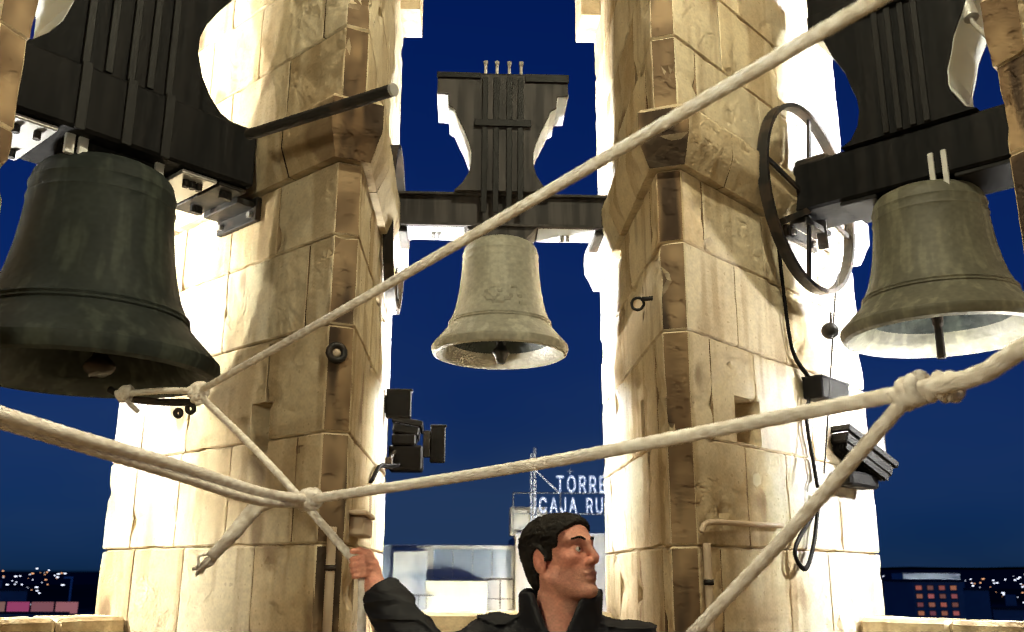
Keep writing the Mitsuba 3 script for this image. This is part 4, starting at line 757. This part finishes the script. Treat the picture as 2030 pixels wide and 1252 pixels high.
# added unseen lamps that brighten these fronts from below
def wash(p, d, s, power, tint, label):
    t = thing('wash_lamp', label, 'lamp', ); M = aim(d); M[:3, 3] = p
    lens = trimesh.Trimesh([(-s, -s, 0), (s, -s, 0), (s, s, 0), (-s, s, 0)], [(0, 1, 2), (0, 2, 3)], process=False); lens.apply_transform(M)
    hb_ = box((-s * 1.05, -s * 1.05, -0.3), (s * 1.05, s * 1.05, -0.02), .02); hb_.apply_transform(M); part(t, 'head', hb_, 'black_plastic')
    part(t, 'lens', lens, 'lamp_glass', emitter={'type': 'area', 'sampling_weight': 0.7, 'radiance': rgb(*[power * c for c in tint])}); part(t, 'post', tube([np.array(p) - np.array(aim(d)[:3, 2]) * 0.2, (p[0], p[1], G)], 0.08, 8, 2), 'black_iron', True)
wash((-5.6, 83.5, -5.0), (0, 0.75, 1), 0.5, 260, (0.80, 0.95, 1.0), 'added lamp lighting the white block of the office building from below')
wash((0.3, 80.5, -5.0), (0, 1, 0.9), 0.6, 230, (1.0, 0.86, 0.58), 'added lamp lighting the cream terrace block from below')
wash((8.5, 78, -2.0), (0, 1, 0.75), 0.8, 420, (1.0, 0.93, 0.72), 'added lamp lighting the tower block with the lettering from below')
# dark blocks towards the horizon
rng = np.random.default_rng(21)
for i, (az0, az1) in enumerate([(-33.0, -30.6), (-30.5, -28.4), (-28.2, -26.0), (-26.0, -23.8), (22.0, 24.4), (24.6, 26.6), (26.8, 28.8), (29.0, 31.5)]):
    a = math.radians((az0 + az1) / 2); D = [185, 240, 205, 270, 260, 215, 285, 205][i]; w = D * math.radians(az1 - az0) * 0.5; c = (D * math.sin(a), D * math.cos(a)); ztop = [-5.2, -3.6, -5.0, -3.0, -2.6, -3.8, -2.2, -4.4][i]
    m = [box((-w, -6, G), (w, 6, ztop), .05), box((-w - .3, -6.3, ztop + .001), (w + .3, 6.3, ztop + .5), .05), box((-w * .5, -3, ztop + .5), (-w * .1, 2, ztop + 2.4), .05)]
    M = W(math.degrees(a) / 45); M[0, 3], M[1, 3] = c
    t = thing('city_building', ['low', 'square', 'broad', 'distant'][i % 4] + ' dark city block at %s, %s in the row' % (('lower left' if i < 4 else 'lower right'), ['first', 'second', 'third', 'fourth'][i % 4]), 'building', 'dark city blocks along the horizon')
    for q, nm, mt in zip(m, ('wall', 'roof', 'roof_house'), ('dark_render', 'roof_grey', 'dark_render')): q.apply_transform(M); part(t, nm, q, mt)
building('red_lit_building', (-82, 150, G), (-60.0, 160, -4.6), 'dark_render', 'low building at lower left with a red lit top floor', windows=[(x, x + 3.3, -4.55, -2.9, 'lamp_glass', (0.20 + 0.08 * (i % 2), 0.04 + 0.03 * (i % 3), 0.06 + 0.03 * (i % 2))) for i, x in enumerate(np.arange(-80, -61.5, 3.6))])
building('red_lit_building', (66, 140, G), (73.6, 150, 0.6), 'dark_render', 'taller building at lower right with glowing orange red windows', windows=[(66.4 + 1.75 * i, 66.4 + 1.75 * i + 0.9, z, z + 0.6, 'lamp_glass', tuple((0.30, 0.075 + 0.03 * ((i + j) % 2), 0.03 + 0.02 * ((i * j) % 2))[c] * (1.0, 0.45, 0.75)[(i + 2 * j) % 3] for c in range(3))) for i in range(4) for j, z in enumerate((-0.55, -1.75, -2.95, -4.15))])
building('long_pale_building', (223, 487, G), (253, 500, 2.3), 'white_render', 'long pale building far away on the horizon at right')
wash((236, 462, -8.0), (0, 1, 0.35), 2.5, 60, (0.75, 0.88, 1.0), 'added lamp lighting the long pale building on the horizon')  # added to lighten the front of the far building
solo('street_pole', cat(tube([(-80.6, 202, G), (-80.6, 202, 0.3)], 0.22, 8, 2), box((-82.2, 201.8, 0.1), (-80.4, 202.2, 0.5), .05)), 'letter_white', 'pale lamp post rising among the city lights at lower left', 'lamp post', True)
def hillmesh():
    az = np.radians(np.linspace(-75, 75, 160)); R0, R1 = 2600.0, 4200.0; hgt = -14 + 20 * meshkit.fbm(np.stack([az * 7, az * 0, az * 0], 1), 4, 2) + 34 * np.clip(np.sin(az) * 2, 0, 1)
    rows = [(R0, np.full(160, G)), ((R0 + R1) / 2, hgt), (R1, np.full(160, G))]
    v = np.vstack([np.stack([r * np.sin(az), r * np.cos(az), z], 1) for r, z in rows]); i = np.arange(159); f = []
    for r in range(2): a = r * 160 + i; f += [np.stack([a, a + 1, a + 161], 1), np.stack([a, a + 161, a + 160], 1)]
    return trimesh.Trimesh(v, np.vstack(f), process=False)
struct('hills', hillmesh(), 'hill_dark', 'low dark hills on the horizon', True)
def city_lights(sel, rad, name, label, n, s, rr=1.0):
    rng = np.random.default_rng(s); ms = []
    for i in range(n):
        left = rng.random() < 0.55; az = math.radians(rng.uniform(-36, -22) if left else rng.uniform(21.5, 33)); D = rng.choice([330, 460, 620, 900]) * rng.uniform(.9, 1.1)
        elev = rng.normal(-0.45, 0.28) if rng.random() < 0.8 else rng.uniform(-2.0, -0.4); p = np.array([D * math.sin(az), D * math.cos(az), 1.62 + D * math.tan(math.radians(elev))])
        m = trimesh.creation.icosphere(0, rr * D / 1866 * rng.uniform(0.5, 1.6)); m.apply_scale((rng.uniform(1, 2.4), 1, 0.8)); ms.append(m.apply_translation(p))
    k = num(name); scene[k] = mikit.ply(cat(*ms), 'lamp_glass', False, emitter={'type': 'area', 'sampling_weight': 0.002, 'radiance': rgb(*rad)}); labels[k] = {'label': label, 'category': 'city lights', 'kind': 'stuff'}
city_lights(0, (1.6, 1.7, 2.0), 'city_lights', 'many small white street lights twinkling along the horizon', 290, 5)
city_lights(1, (1.3, 0.62, 0.28), 'city_lights', 'many small orange street lights scattered among the far roofs', 90, 6)
